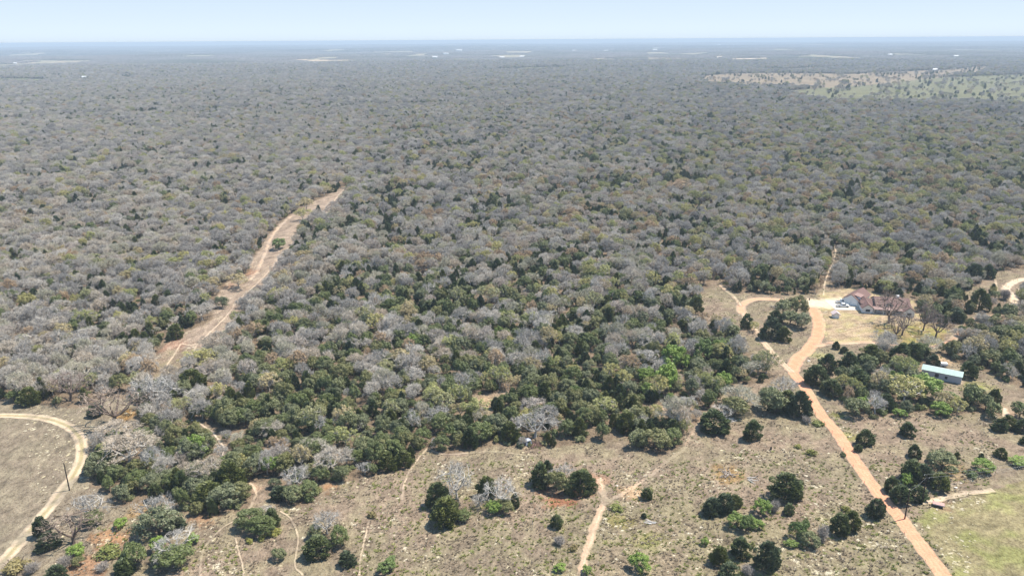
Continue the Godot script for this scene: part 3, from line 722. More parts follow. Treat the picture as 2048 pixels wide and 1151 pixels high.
# ---------------------------------------------------------------- house
func gable(t: Node3D, lo: Vector3, hi: Vector3, ridge: float, along_x: bool, wall: Material, roof: Material) -> void:
	# a block from lo to hi (hi.y its eave) under a gable roof whose ridge runs along x or z
	var w := Soup.new()
	var cx := (lo.x + hi.x) / 2
	var cz := (lo.z + hi.z) / 2
	var over := 0.45
	var a := Soup.new()
	var b := Soup.new()
	if along_x:
		w.prism([Vector3(lo.x, lo.y, lo.z), Vector3(lo.x, hi.y, lo.z), Vector3(lo.x, ridge, cz), Vector3(lo.x, hi.y, hi.z), Vector3(lo.x, lo.y, hi.z)], Vector3(hi.x - lo.x, 0, 0))
		var k := over * (ridge - hi.y) / (cz - lo.z)
		a.slab(Vector3(lo.x - over, ridge + 0.02, cz), Vector3(hi.x + over, ridge + 0.02, cz), Vector3(hi.x + over, hi.y - k + 0.02, hi.z + over), Vector3(lo.x - over, hi.y - k + 0.02, hi.z + over), 0.2)
		b.slab(Vector3(lo.x - over, ridge + 0.02, cz), Vector3(hi.x + over, ridge + 0.02, cz), Vector3(hi.x + over, hi.y - k + 0.02, lo.z - over), Vector3(lo.x - over, hi.y - k + 0.02, lo.z - over), 0.2)
	else:
		w.prism([Vector3(lo.x, lo.y, lo.z), Vector3(lo.x, hi.y, lo.z), Vector3(cx, ridge, lo.z), Vector3(hi.x, hi.y, lo.z), Vector3(hi.x, lo.y, lo.z)], Vector3(0, 0, hi.z - lo.z))
		var k := over * (ridge - hi.y) / (cx - lo.x)
		a.slab(Vector3(cx, ridge + 0.02, lo.z - over), Vector3(cx, ridge + 0.02, hi.z + over), Vector3(hi.x + over, hi.y - k + 0.02, hi.z + over), Vector3(hi.x + over, hi.y - k + 0.02, lo.z - over), 0.2)
		b.slab(Vector3(cx, ridge + 0.02, lo.z - over), Vector3(cx, ridge + 0.02, hi.z + over), Vector3(lo.x - over, hi.y - k + 0.02, hi.z + over), Vector3(lo.x - over, hi.y - k + 0.02, lo.z - over), 0.2)
	obj("wall", w, wall, t)
	obj("roof_panel", a, roof, t)
	obj("roof_panel", b, roof, t)

func window_on(t: Node3D, ctr: Vector3, width: float, height: float, face: Vector3) -> void:
	var side := Vector3.UP.cross(face).normalized()
	var f := Soup.new()
	var p := Soup.new()
	for s in [[f, 0.12, 0.06, 0.0], [p, 0.0, 0.03, 0.045]]:
		var u: Vector3 = side * (width / 2 + s[1])
		var y := Vector3(0, height / 2 + s[1], 0)
		var q: Vector3 = ctr + face * s[3]
		s[0].hexa([q - u - y, q + u - y, q + u - y + face * s[2], q - u - y + face * s[2], q - u + y, q + u + y, q + u + y + face * s[2], q - u + y + face * s[2]])
	var fr := obj("window", f, M.trim, t)
	obj("pane", p, M.pane, fr)

func build_house() -> void:
	M.white_wall = mat(0.74, 0.74, 0.73, 0.8)
	M.trim = mat(0.82, 0.81, 0.79, 0.6)
	M.roof = mat(0.17, 0.107, 0.097, 0.85)
	M.roof.albedo_texture = noise_tex(0.09, 4, 31, lin(0.75, 0.74, 0.74), lin(0.95, 0.95, 0.95), lin(1, 1, 1), 256)
	M.roof.uv1_triplanar = true
	M.roof.uv1_scale = Vector3(0.4, 0.4, 0.4)
	M.pane = mat(0.05, 0.06, 0.07, 0.15)
	M.dark = mat(0.03, 0.03, 0.032, 0.7)
	M.concrete = mat(0.52, 0.49, 0.44, 0.9)
	M.concrete.albedo_texture = noise_tex(0.06, 5, 33, lin(0.7, 0.68, 0.66), lin(0.93, 0.92, 0.91), lin(1, 1, 1), 256)
	M.concrete.uv1_triplanar = true
	M.concrete.uv1_scale = Vector3(0.15, 0.15, 0.15)
	var t := thing("house", "white house with brownish red gabled roofs, dormers and a pale chimney", "house", Vector3(169.7, 0, -333.9), deg_to_rad(-13.7))
	gable(t, Vector3(-1.0, 0, -6.6), Vector3(13.2, 2.7, 6.6), 5.5, true, M.white_wall, M.roof)
	gable(t, Vector3(9.8, 0, 1.0), Vector3(14.2, 2.5, 10.0), 4.4, false, M.white_wall, M.roof)
	gable(t, Vector3(-7.4, 0, -3.6), Vector3(-2.9, 2.5, 8.5), 4.2, false, M.white_wall, M.roof)
	gable(t, Vector3(-4.6, 0, -3.6), Vector3(-0.9, 2.55, 3.6), 4.3, true, M.white_wall, M.roof)
	gable(t, Vector3(2.8, 3.0, 1.4), Vector3(5.8, 3.9, 5.6), 5.0, false, M.white_wall, M.roof)     # front dormer
	gable(t, Vector3(-7.3, 2.6, 1.4), Vector3(-5.4, 3.3, 4.4), 4.1, true, M.white_wall, M.roof)   # dormer over the middle wing
	window_on(t, Vector3(4.3, 3.72, 5.6), 1.8, 0.9, Vector3.BACK)
	window_on(t, Vector3(-5.0, 1.3, 8.5), 1.9, 1.2, Vector3.BACK)
	window_on(t, Vector3(12.0, 1.3, 10.0), 1.9, 1.2, Vector3.BACK)
	window_on(t, Vector3(-7.3, 3.1, 2.9), 1.5, 0.8, Vector3.LEFT)
	window_on(t, Vector3(-1.0, 3.6, 0.0), 1.4, 1.2, Vector3.LEFT)
	for x in [0.6, 7.6]: window_on(t, Vector3(x, 1.4, 6.6), 1.4, 1.3, Vector3.BACK)
	var dr := Soup.new()
	dr.box(Vector3(3.8, 0, 6.6), Vector3(4.8, 2.1, 6.68))
	obj("door", dr, M.dark, t)
	var pr := Soup.new()
	pr.slab(Vector3(-2.8, 2.75, 6.4), Vector3(9.7, 2.75, 6.4), Vector3(9.7, 2.2, 9.2), Vector3(-2.8, 2.2, 9.2), 0.16)
	obj("porch_roof", pr, mat(0.25, 0.175, 0.16, 0.85), t)
	for x in [-2.5, 1.5, 5.4, 9.4]:
		var po := Soup.new()
		po.box(Vector3(x - 0.1, 0, 8.8), Vector3(x + 0.1, 2.22, 9.0))
		obj("porch_post", po, M.trim, t)
	var pf := Soup.new()
	pf.box(Vector3(-2.8, -0.1, 6.7), Vector3(9.7, 0.16, 9.2))
	obj("porch_floor", pf, M.concrete, t)
	var ch := Soup.new()
	ch.box(Vector3(8.2, 4.6, -0.9), Vector3(9.3, 6.5, 0.1))
	ch.box(Vector3(8.1, 6.5, -1.0), Vector3(9.4, 6.66, 0.2))
	obj("chimney", ch, M.white_wall, t)
	# garage wing, turned against the rest
	var g := thing("garage", "white garage wing with red roof and dark dormer beside the gravel yard", "garage", Vector3(164.6, 0, -343.2), deg_to_rad(46.0))
	gable(g, Vector3(-7.0, 0, -3.6), Vector3(7.0, 2.7, 3.6), 5.2, true, M.white_wall, M.roof)
	var dw := Soup.new()
	dw.box(Vector3(-5.8, 2.75, 1.6), Vector3(-1.8, 4.3, 3.72))
	obj("dormer", dw, M.white_wall, g)
	var dro := Soup.new()
	dro.slab(Vector3(-6.1, 4.9, 0.6), Vector3(-1.5, 4.9, 0.6), Vector3(-1.5, 4.32, 4.0), Vector3(-6.1, 4.32, 4.0), 0.15)
	obj("dormer_roof", dro, mat(0.25, 0.165, 0.15, 0.85), g)
	window_on(g, Vector3(-4.2, 3.5, 3.72), 1.9, 1.0, Vector3.BACK)
	for z in [-1.8, 1.8]:
		var gd := Soup.new()
		gd.box(Vector3(-7.09, 0, z - 1.25), Vector3(-7.0, 2.1, z + 1.25))
		obj("garage_door", gd, M.trim, g)
	var slab := Soup.new()
	slab.hexa([Vector3(150.2, 0.09, -345.0), Vector3(163.5, 0.09, -343.5), Vector3(161.5, 0.09, -330.5), Vector3(150.0, 0.09, -331.2), Vector3(150.2, 0.12, -345.0), Vector3(163.5, 0.12, -343.5), Vector3(161.5, 0.12, -330.5), Vector3(150.0, 0.12, -331.2)])
	tag(obj("pavement", slab, M.concrete), "white concrete apron in front of the garage", "pavement", "", "structure")

func truck(called: String, label: String, at: Vector3, turn: float, long: float) -> void:
	var t := thing(called, label, "truck", at, turn)
	var paint := mat(0.78, 0.78, 0.77, 0.3)
	var s := long / 5.6
	var b := Soup.new()
	b.prism([Vector3(-2.8 * s, 0.45, -0.95), Vector3(-2.8 * s, 1.12, -0.95), Vector3(2.3 * s, 1.12, -0.95), Vector3(2.75 * s, 1.0, -0.95), Vector3(2.8 * s, 0.45, -0.95)], Vector3(0, 0, 1.9))
	obj("body", b, paint, t)
	var c := Soup.new()
	c.hexa([Vector3(-0.75 * s, 1.12, -0.93), Vector3(1.5 * s, 1.12, -0.93), Vector3(1.5 * s, 1.12, 0.93), Vector3(-0.75 * s, 1.12, 0.93), Vector3(-0.6 * s, 1.86, -0.78), Vector3(0.75 * s, 1.86, -0.78), Vector3(0.75 * s, 1.86, 0.78), Vector3(-0.6 * s, 1.86, 0.78)])
	obj("cab", c, paint, t)
	for z in [-1.0, 1.0]:
		var w := Soup.new()
		w.hexa([Vector3(-0.6 * s, 1.2, z * 0.9), Vector3(1.2 * s, 1.2, z * 0.9), Vector3(1.2 * s, 1.2, z * 0.945), Vector3(-0.6 * s, 1.2, z * 0.945), Vector3(-0.5 * s, 1.72, z * 0.78), Vector3(0.7 * s, 1.72, z * 0.78), Vector3(0.7 * s, 1.72, z * 0.835), Vector3(-0.5 * s, 1.72, z * 0.835)])
		obj("side_window", w, M.pane, t)
	var ws := Soup.new()
	ws.slab(Vector3(1.48 * s, 1.16, -0.8), Vector3(1.48 * s, 1.16, 0.8), Vector3(0.8 * s, 1.82, 0.7), Vector3(0.8 * s, 1.82, -0.7), 0.03)
	obj("windscreen", ws, M.pane, t)
	var bed := Soup.new()
	bed.box(Vector3(-2.7 * s, 1.121, -0.8), Vector3(-0.85 * s, 1.14, 0.8), Color(0.15, 0.15, 0.15))
	obj("bed_floor", bed, paint, t)
	for x in [-1.75, 1.75]:
		for z in [-0.86, 0.86]:
			var wh := Soup.new()
			wh.disc(Vector3(x * s, 0.4, z), Vector3.BACK, 0.4, 0.13, 12)
			obj("wheel", wh, M.dark, t)

func build_shed_and_yard() -> void:
	truck("pickup_truck", "white pickup truck parked nearest the lawn by the garage", Vector3(155.05, 0, -335.47), deg_to_rad(-6), 5.6)
	truck("pickup_truck", "white pickup truck parked behind the other on the concrete", Vector3(156.93, 0, -341.13), deg_to_rad(-4), 5.4)
	var t := thing("garden_shed", "small white gabled shed standing alone on the pale lawn", "shed", Vector3(145.98, 0, -321.80), deg_to_rad(-8))
	gable(t, Vector3(-1.25, 0, -1.4), Vector3(1.25, 1.9, 1.4), 2.7, false, M.white_wall, mat(0.5, 0.42, 0.42, 0.8))
	var d := Soup.new()
	d.box(Vector3(-0.45, 0.05, 1.4), Vector3(0.45, 1.75, 1.45))
	obj("door", d, M.trim, t)
	# green-roofed metal building
	var at := Vector3(158.9, 0, -256.9)
	var b := thing("metal_shed", "long white metal building with pale green sheet roof in the grove", "building", at, deg_to_rad(-34.0))
	b.scale = Vector3(0.85, 0.92, 0.85)
	var siding := mat(0.42, 0.43, 0.47, 0.6)
	var green := mat(0.33, 0.43, 0.405, 0.65)
	var w := Soup.new()
	w.prism([Vector3(-7.6, 0, -3.0), Vector3(-7.6, 3.3, -3.0), Vector3(-7.6, 3.9, 0), Vector3(-7.6, 3.1, 3.0), Vector3(-7.6, 0, 3.0)], Vector3(15.2, 0, 0))
	obj("wall", w, siding, b)
	for i in 20:
		for side in [1, -1]:
			var r := Soup.new()
			var x0 := -7.9 + i * 0.79
			r.slab(Vector3(x0 + 0.012, 3.96, 0), Vector3(x0 + 0.778, 3.96, 0), Vector3(x0 + 0.778, 3.12, 3.35 * side), Vector3(x0 + 0.012, 3.12, 3.35 * side), 0.06, Color.WHITE * (0.94 + 0.08 * ((i * 7) % 5) / 4.0))
			obj("roof_sheet", r, green, b)
	for i in 19:
		var s := Soup.new()
		s.box(Vector3(-7.55 + i * 0.8, 0.05, 3.0), Vector3(-6.79 + i * 0.8 - 0.05, 2.95, 3.03))
		obj("siding_panel", s, siding, b)
	for p in [[-1.7, 1.5, 1.9], [1.9, 1.0, 1.4]]:
		var o := Soup.new()
		o.box(Vector3(p[0] - p[1] / 2, 1.0, 3.04), Vector3(p[0] + p[1] / 2, 1.0 + p[2] * 0.8, 3.07))
		obj("window_opening", o, M.dark, b)
	# small white trailer behind it
	var c := thing("utility_trailer", "small white box trailer behind the green roofed building", "trailer", Vector3(164.85, 0, -267.32), deg_to_rad(-12))
	var cb := Soup.new()
	cb.box(Vector3(-1.6, 0.5, -0.9), Vector3(1.6, 1.5, 0.9))
	obj("body", cb, M.white_wall, c)
	var tg := Soup.new()
	tg.box(Vector3(1.6, 0.5, -0.06), Vector3(2.6, 0.6, 0.06))
	obj("tow_bar", tg, M.dark, c)
	for z in [-0.98, 0.98]:
		var wh := Soup.new()
		wh.disc(Vector3(0, 0.32, z), Vector3.BACK, 0.32, 0.08, 12)
		obj("wheel", wh, M.dark, c)
	# dark utility vehicle at the brush pile
	var u := thing("utility_vehicle", "black utility vehicle with pale bonnet beside the island's brush", "vehicle", Vector3(132.46, 0, -340.53), deg_to_rad(8))
	var ub := Soup.new()
	ub.box(Vector3(-1.5, 0.45, -0.7), Vector3(1.5, 0.95, 0.7))
	obj("body", ub, M.dark, u)
	var uh := Soup.new()
	uh.box(Vector3(-0.2, 0.952, -0.5), Vector3(0.7, 1.02, 0.5))
	obj("bonnet", uh, M.trim, u)
	var ur := Soup.new()
	ur.box(Vector3(-1.5, 1.75, -0.65), Vector3(-0.3, 1.82, 0.65))
	for x in [-1.45, -0.35]:
		for z in [-0.6, 0.6]: ur.tube(Vector3(x, 0.95, z), Vector3(x, 1.76, z), 0.03, 0.03, 5, Color.WHITE)
	obj("roof_frame", ur, M.dark, u)
	for x in [-1.0, 1.0]:
		for z in [-0.75, 0.75]:
			var wh := Soup.new()
			wh.disc(Vector3(x, 0.36, z), Vector3.BACK, 0.36, 0.12, 12)
			obj("wheel", wh, M.dark, u)
	# low trailer on the mown field
	var f := thing("flatbed_trailer", "low flatbed trailer with faded red deck beside the pale strip", "trailer", Vector3(114.36, 0, -175.89), deg_to_rad(-28))
	var deck_red := mat(0.5, 0.3, 0.27, 0.8)
	for i in 5:
		var pl := Soup.new()
		pl.box(Vector3(-1.35, 0.85, -0.75 + i * 0.31), Vector3(1.35, 0.93, -0.47 + i * 0.31), shade(0.1))
		obj("plank", pl, deck_red, f)
	var fr := Soup.new()
	fr.box(Vector3(-1.4, 0.66, -0.8), Vector3(1.4, 0.848, 0.84))
	fr.box(Vector3(-2.3, 0.66, -0.05), Vector3(-1.4, 0.74, 0.05))
	obj("frame", fr, mat(0.3, 0.3, 0.34, 0.6), f)
	for x in [-0.6, 0.6]:
		for z in [-0.9, 0.94]:
			var wh := Soup.new()
			wh.disc(Vector3(x, 0.34, z), Vector3.BACK, 0.34, 0.1, 12)
			obj("wheel", wh, M.dark, f)
	for p in [[Vector3(4.53, 0, -210.57), 0.5]]:
		var v := thing("hunting_blind", "small blue grey hunting blind under the silver dead tree", "blind", p[0], p[1])
		var vb := Soup.new()
		vb.hexa([Vector3(-1.1, 0, -1.1), Vector3(1.1, 0, -1.1), Vector3(1.1, 0, 1.1), Vector3(-1.1, 0, 1.1), Vector3(-0.8, 1.5, -0.8), Vector3(0.8, 1.5, -0.8), Vector3(0.8, 1.5, 0.8), Vector3(-0.8, 1.5, 0.8)])
		obj("wall", vb, mat(0.3, 0.34, 0.42, 0.6), v)
		var vr := Soup.new()
		for i in 4:
			var q := [Vector3(-0.9, 1.5, -0.9), Vector3(0.9, 1.5, -0.9), Vector3(0.9, 1.5, 0.9), Vector3(-0.9, 1.5, 0.9)]
			vr.tri(q[i], q[(i + 1) % 4], Vector3(0, 2.0, 0), Color.WHITE)
		obj("roof", vr, mat(0.36, 0.39, 0.47, 0.6), v)
		for hole in [Vector3(0, 1.0, 0.93), Vector3(0, 1.0, -0.93)]:
			var o := Soup.new()
			o.box(hole + Vector3(-0.5, -0.2, -0.03), hole + Vector3(0.5, 0.2, 0.03))
			obj("window_opening", o, M.dark, v)

func tilted_pole(label: String, at: Vector3, height: float, arm_turn: float) -> void:
	var t := thing("utility_pole", label, "utility pole", at, 0.0)
	var p := Soup.new()
	p.tube(Vector3(0, -0.3, 0), Vector3(0, height, 0), 0.19, 0.13, 10, Color.WHITE)
	p.disc(Vector3(0, height, 0), Vector3.UP, 0.13, 0.02, 10)
	obj("pole", p, M.pole, t)
	if arm_turn > -9.0:
		var a := Soup.new()
		var d := Vector3(cos(arm_turn), 0, sin(arm_turn))
		a.tube(Vector3(0, height - 0.5, 0) - d * 0.8, Vector3(0, height - 0.5, 0) + d * 0.8, 0.06, 0.06, 4, Color.WHITE)
		obj("crossarm", a, M.pole, t)
		for s in [-0.75, 0.75]:
			var i := Soup.new()
			i.disc(Vector3(0, height - 0.34, 0) + d * s, Vector3.UP, 0.06, 0.1, 6)
			obj("insulator", i, M.trim, t)

func wire(label: String, a: Vector3, b: Vector3, sag: float, r := 0.02) -> void:
	var s := Soup.new()
	var last := a
	for i in range(1, 17):
		var t := i / 16.0
		var p := a.lerp(b, t) - Vector3(0, sag * 4.0 * t * (1.0 - t), 0)
		s.tube(last, p, r, r, 4, Color.WHITE)
		last = p
	tag(obj("power_line", s, M.wire), label, "power line")

func build_poles_and_fence() -> void:
	M.pole = mat(0.045, 0.035, 0.03, 0.9)
	M.wire = mat(0.4, 0.4, 0.4, 0.5, 0.6)
	M.post = mat(0.2, 0.17, 0.14, 0.9)
	tilted_pole("dark wooden utility pole at the right verge of the dirt road", Vector3(102.58, 0, -170.30), 8.8, -10.0)
	tilted_pole("dark wooden utility pole standing before the roadside cedars", Vector3(110.54, 0, -177.09), 8.8, 1.2)
	tilted_pole("lone dark utility pole beside the track of the mown left field", Vector3(-125.16, 0, -186.15), 8.8, -10.0)
	var b := Vector3(110.54, 0, -177.09)
	var a := Vector3(102.58, 0, -170.30)
	var far := Vector3(167.58, 0, -191.10)
	tilted_pole("next utility pole along the brushy fence line", far, 8.8, 1.2)
	for s in [-0.75, 0.75]:
		var d: Vector3 = Vector3(cos(1.2), 0, sin(1.2)) * s
		wire("upper wire running along the brushy fence line" if s < 0 else "lower wire running along the brushy fence line", b + Vector3(0, 8.6, 0) + d, far + Vector3(0, 8.6, 0) + d, 1.2)
	wire("wire slung between the two poles by the dirt road", b + Vector3(0, 8.3, 0), a + Vector3(0, 8.5, 0), 0.4)
	wire("guy wire slanting from the roadside pole to the ground", a + Vector3(0, 7.9, 0), a + Vector3(3.4, 0, -4.6), 0.0, 0.018)
	# fence along the left verge of the road and along the brush line on the right
	var posts := []
	for line in [[Vector2(100.9, -259.2), Vector2(100.8, -241.3), Vector2(101.6, -215.3), Vector2(99.5, -194.9), Vector2(98.7, -178.4), Vector2(98.8, -163.1), Vector2(98.5, -152.3), Vector2(98.1, -144.9)], [Vector2(116.1, -183.0), Vector2(122.4, -184.9), Vector2(127.7, -186.9), Vector2(138.7, -190.9), Vector2(149.0, -194.0), Vector2(167.2, -198.8)]]:
		var pts := smooth_line(line, 11.0)
		var fence := thing("wire_fence", "sparse wire fence along the dirt road's left verge" if posts.is_empty() else "sagging wire fence in the brush above the mown right field", "fence", Vector3.ZERO)
		posts.append(1)
		for i in pts.size():
			var p := Soup.new()
			var jig := rng.randf_range(-0.05, 0.05)
			p.tube(Vector3(pts[i].x, -0.2, pts[i].y), Vector3(pts[i].x + jig, 1.35, pts[i].y + jig), 0.055, 0.05, 6, shade(0.2))
			obj("post", p, M.post, fence)
			if i:
				for y in [0.45, 0.8, 1.15]:
					var w := Soup.new()
					w.tube(Vector3(pts[i - 1].x, y, pts[i - 1].y), Vector3(pts[i].x, y, pts[i].y), 0.008, 0.008, 3, Color.WHITE)
					obj("wire", w, M.wire, fence)

# ---------------------------------------------------------------- trees
const LANDMARKS := [
	["the clearing's foot", Vector2(-130.70, -263.65)], ["the round tan tree", Vector2(-140.21, -370.70)], ["the round green clearing tree", Vector2(-141.57, -446.06)], ["the clearing's far end", Vector2(-143.11, -636.36)],
	["the field's back edge", Vector2(-167.02, -237.41)], ["the field track's bend", Vector2(-130.97, -208.32)], ["the tall silver tree", Vector2(-121.51, -233.07)], ["the left thicket's gap", Vector2(-95.77, -215.64)],
	["the thin path's upper end", Vector2(-26.72, -209.13)], ["the blue grey blind", Vector2(4.55, -211.50)], ["the small sandy opening", Vector2(-10.59, -240.93)], ["the wide edge thicket", Vector2(45.85, -206.10)],
	["the brightest green tree", Vector2(61.86, -265.22)], ["the yellow budding tree", Vector2(-42.82, -267.79)], ["the small yellow tree", Vector2(22.42, -259.96)], ["the wood's sandy corner", Vector2(73.34, -243.65)],
	["the bare side clearing", Vector2(86.12, -332.28)], ["the loop track's top", Vector2(126.13, -351.76)], ["the road fork", Vector2(105.47, -263.63)], ["the house chimney", Vector2(185.01, -344.59)],
	["the garage", Vector2(170.13, -356.27)], ["the pale trail's bend", Vector2(247.28, -360.22)], ["the tall trailside evergreen", Vector2(216.26, -331.17)], ["the green roofed shed", Vector2(158.79, -256.11)],
	["the big yellow grove tree", Vector2(136.06, -238.83)], ["the shed's back wood", Vector2(190.16, -272.65)], ["the rust brown crown", Vector2(133.06, -601.35)], ["the rust tan crown", Vector2(231.69, -393.49)], ["the sandy gap", Vector2(-74.17, -188.22)],
	["the middle wood's heart", Vector2(-73.27, -321.97)], ["the driveway island", Vector2(124.22, -318.34)], ["the roadside cedar group", Vector2(113.75, -188.59)], ["the grey wood's middle", Vector2(-191.88, -324.16)], ["the picture's left edge", Vector2(-228.02, -318.45)],
]

func where_words(x: float, z: float) -> String:
	var p := Vector2(x, z)
	var best = LANDMARKS[0]
	for l in LANDMARKS:
		if p.distance_to(l[1]) < p.distance_to(best[1]): best = l
	var d: Vector2 = p - best[1]
	var far := d.length()
	var much := "just " if far < 13.0 else "" if far < 27.0 else "well " if far < 50.0 else "far "
	var way := "behind" if d.y < 0 else "before"
	if absf(d.x) > absf(d.y) * 2.2: way = "left of" if d.x < 0 else "right of"
	elif absf(d.x) > absf(d.y) * 0.5: way += " and left of" if d.x < 0 else " and right of"
	return much + way + " " + best[0]

func look_words(k: String, tint: int, R: float) -> String:
	var tone: String = {
		"B": ["grey bare oak", "dark grey bare oak", "tan grey bare oak", "slate grey bare oak", "tawny bare oak", "pinkish grey bare oak", "silvery bare oak", "olive grey bare oak", "straw grey bare oak"],
		"D": ["white dead tree", "silver dead tree"],
		"E": ["green evergreen oak", "grey green evergreen oak", "deep green evergreen", "olive evergreen oak", "bluish green evergreen"],
		"C": ["dark cedar", "dark green cedar", "olive cedar", "blackish cedar"],
		"Y": ["yellow budding tree", "lime budding tree", "tan budding tree", "rusty budding tree", "olive budding tree"],
		"L": ["bright green tree", "yellow green tree", "fresh green tree"],
	}[k][tint]
	var big := R / (SIZE[k] as Vector2).x
	return ("small " if big < 0.85 else "wide " if big > 1.08 else "medium ") + tone

func mix_at(x: float, z: float, r: float) -> Array:   # shares of B, E, C, Y, D, L
	var px := x / -z
	var n := nb.get_noise_2d(x * 1.1, z * 1.1)          # about 90 m
	var n2 := nb.get_noise_2d(x * 3.2 + 400.0, z * 3.2)   # about 30 m
	var near := 1.0 - smoothstep(250.0, 470.0, r)
	var e := 0.10 + 0.34 * near + 0.16 * (1.0 - smoothstep(225.0, 275.0, r))
	var c := 0.25 - 0.06 * near
	var y := 0.115
	var d := 0.022 + 0.02 * near
	var trail := lerpf(-0.38, -0.19, clampf((r - 290.0) / 330.0, 0.0, 1.0))
	if px < trail and r > 262.0:
		e = 0.07 + 0.25 * (1.0 - smoothstep(262.0, 310.0, r))
		c = 0.15
		y = 0.08
	if px > 0.1 and r > 380.0:
		y = 0.15 + 0.18 * smoothstep(0.1, 0.45, px) * smoothstep(480.0, 700.0, r) * (1.0 - smoothstep(1100.0, 1500.0, r))
		e = 0.14
		c = 0.24
	if px > 0.36 and r < 400.0: e = 0.5
	var leafy := 0.012 * near
	if r < 345.0 and inside(wood_polys, wood_boxes, Vector2(x, z)):
		e = 0.55
		leafy = 0.16
	if r > 1300.0:
		c = 0.24
		y *= 0.8
		e = 0.06
	e = clampf(e * (1.0 + 0.8 * n2), 0.0, 0.8)
	c = clampf(c * (1.0 + 3.0 * n + 1.8 * n2), 0.01, 0.6)
	y = clampf(y * (1.0 - 1.8 * n2), 0.0, 0.4)
	return [e, c, y, d * clampf(1.0 + 2.0 * n, 0.0, 2.0), leafy]

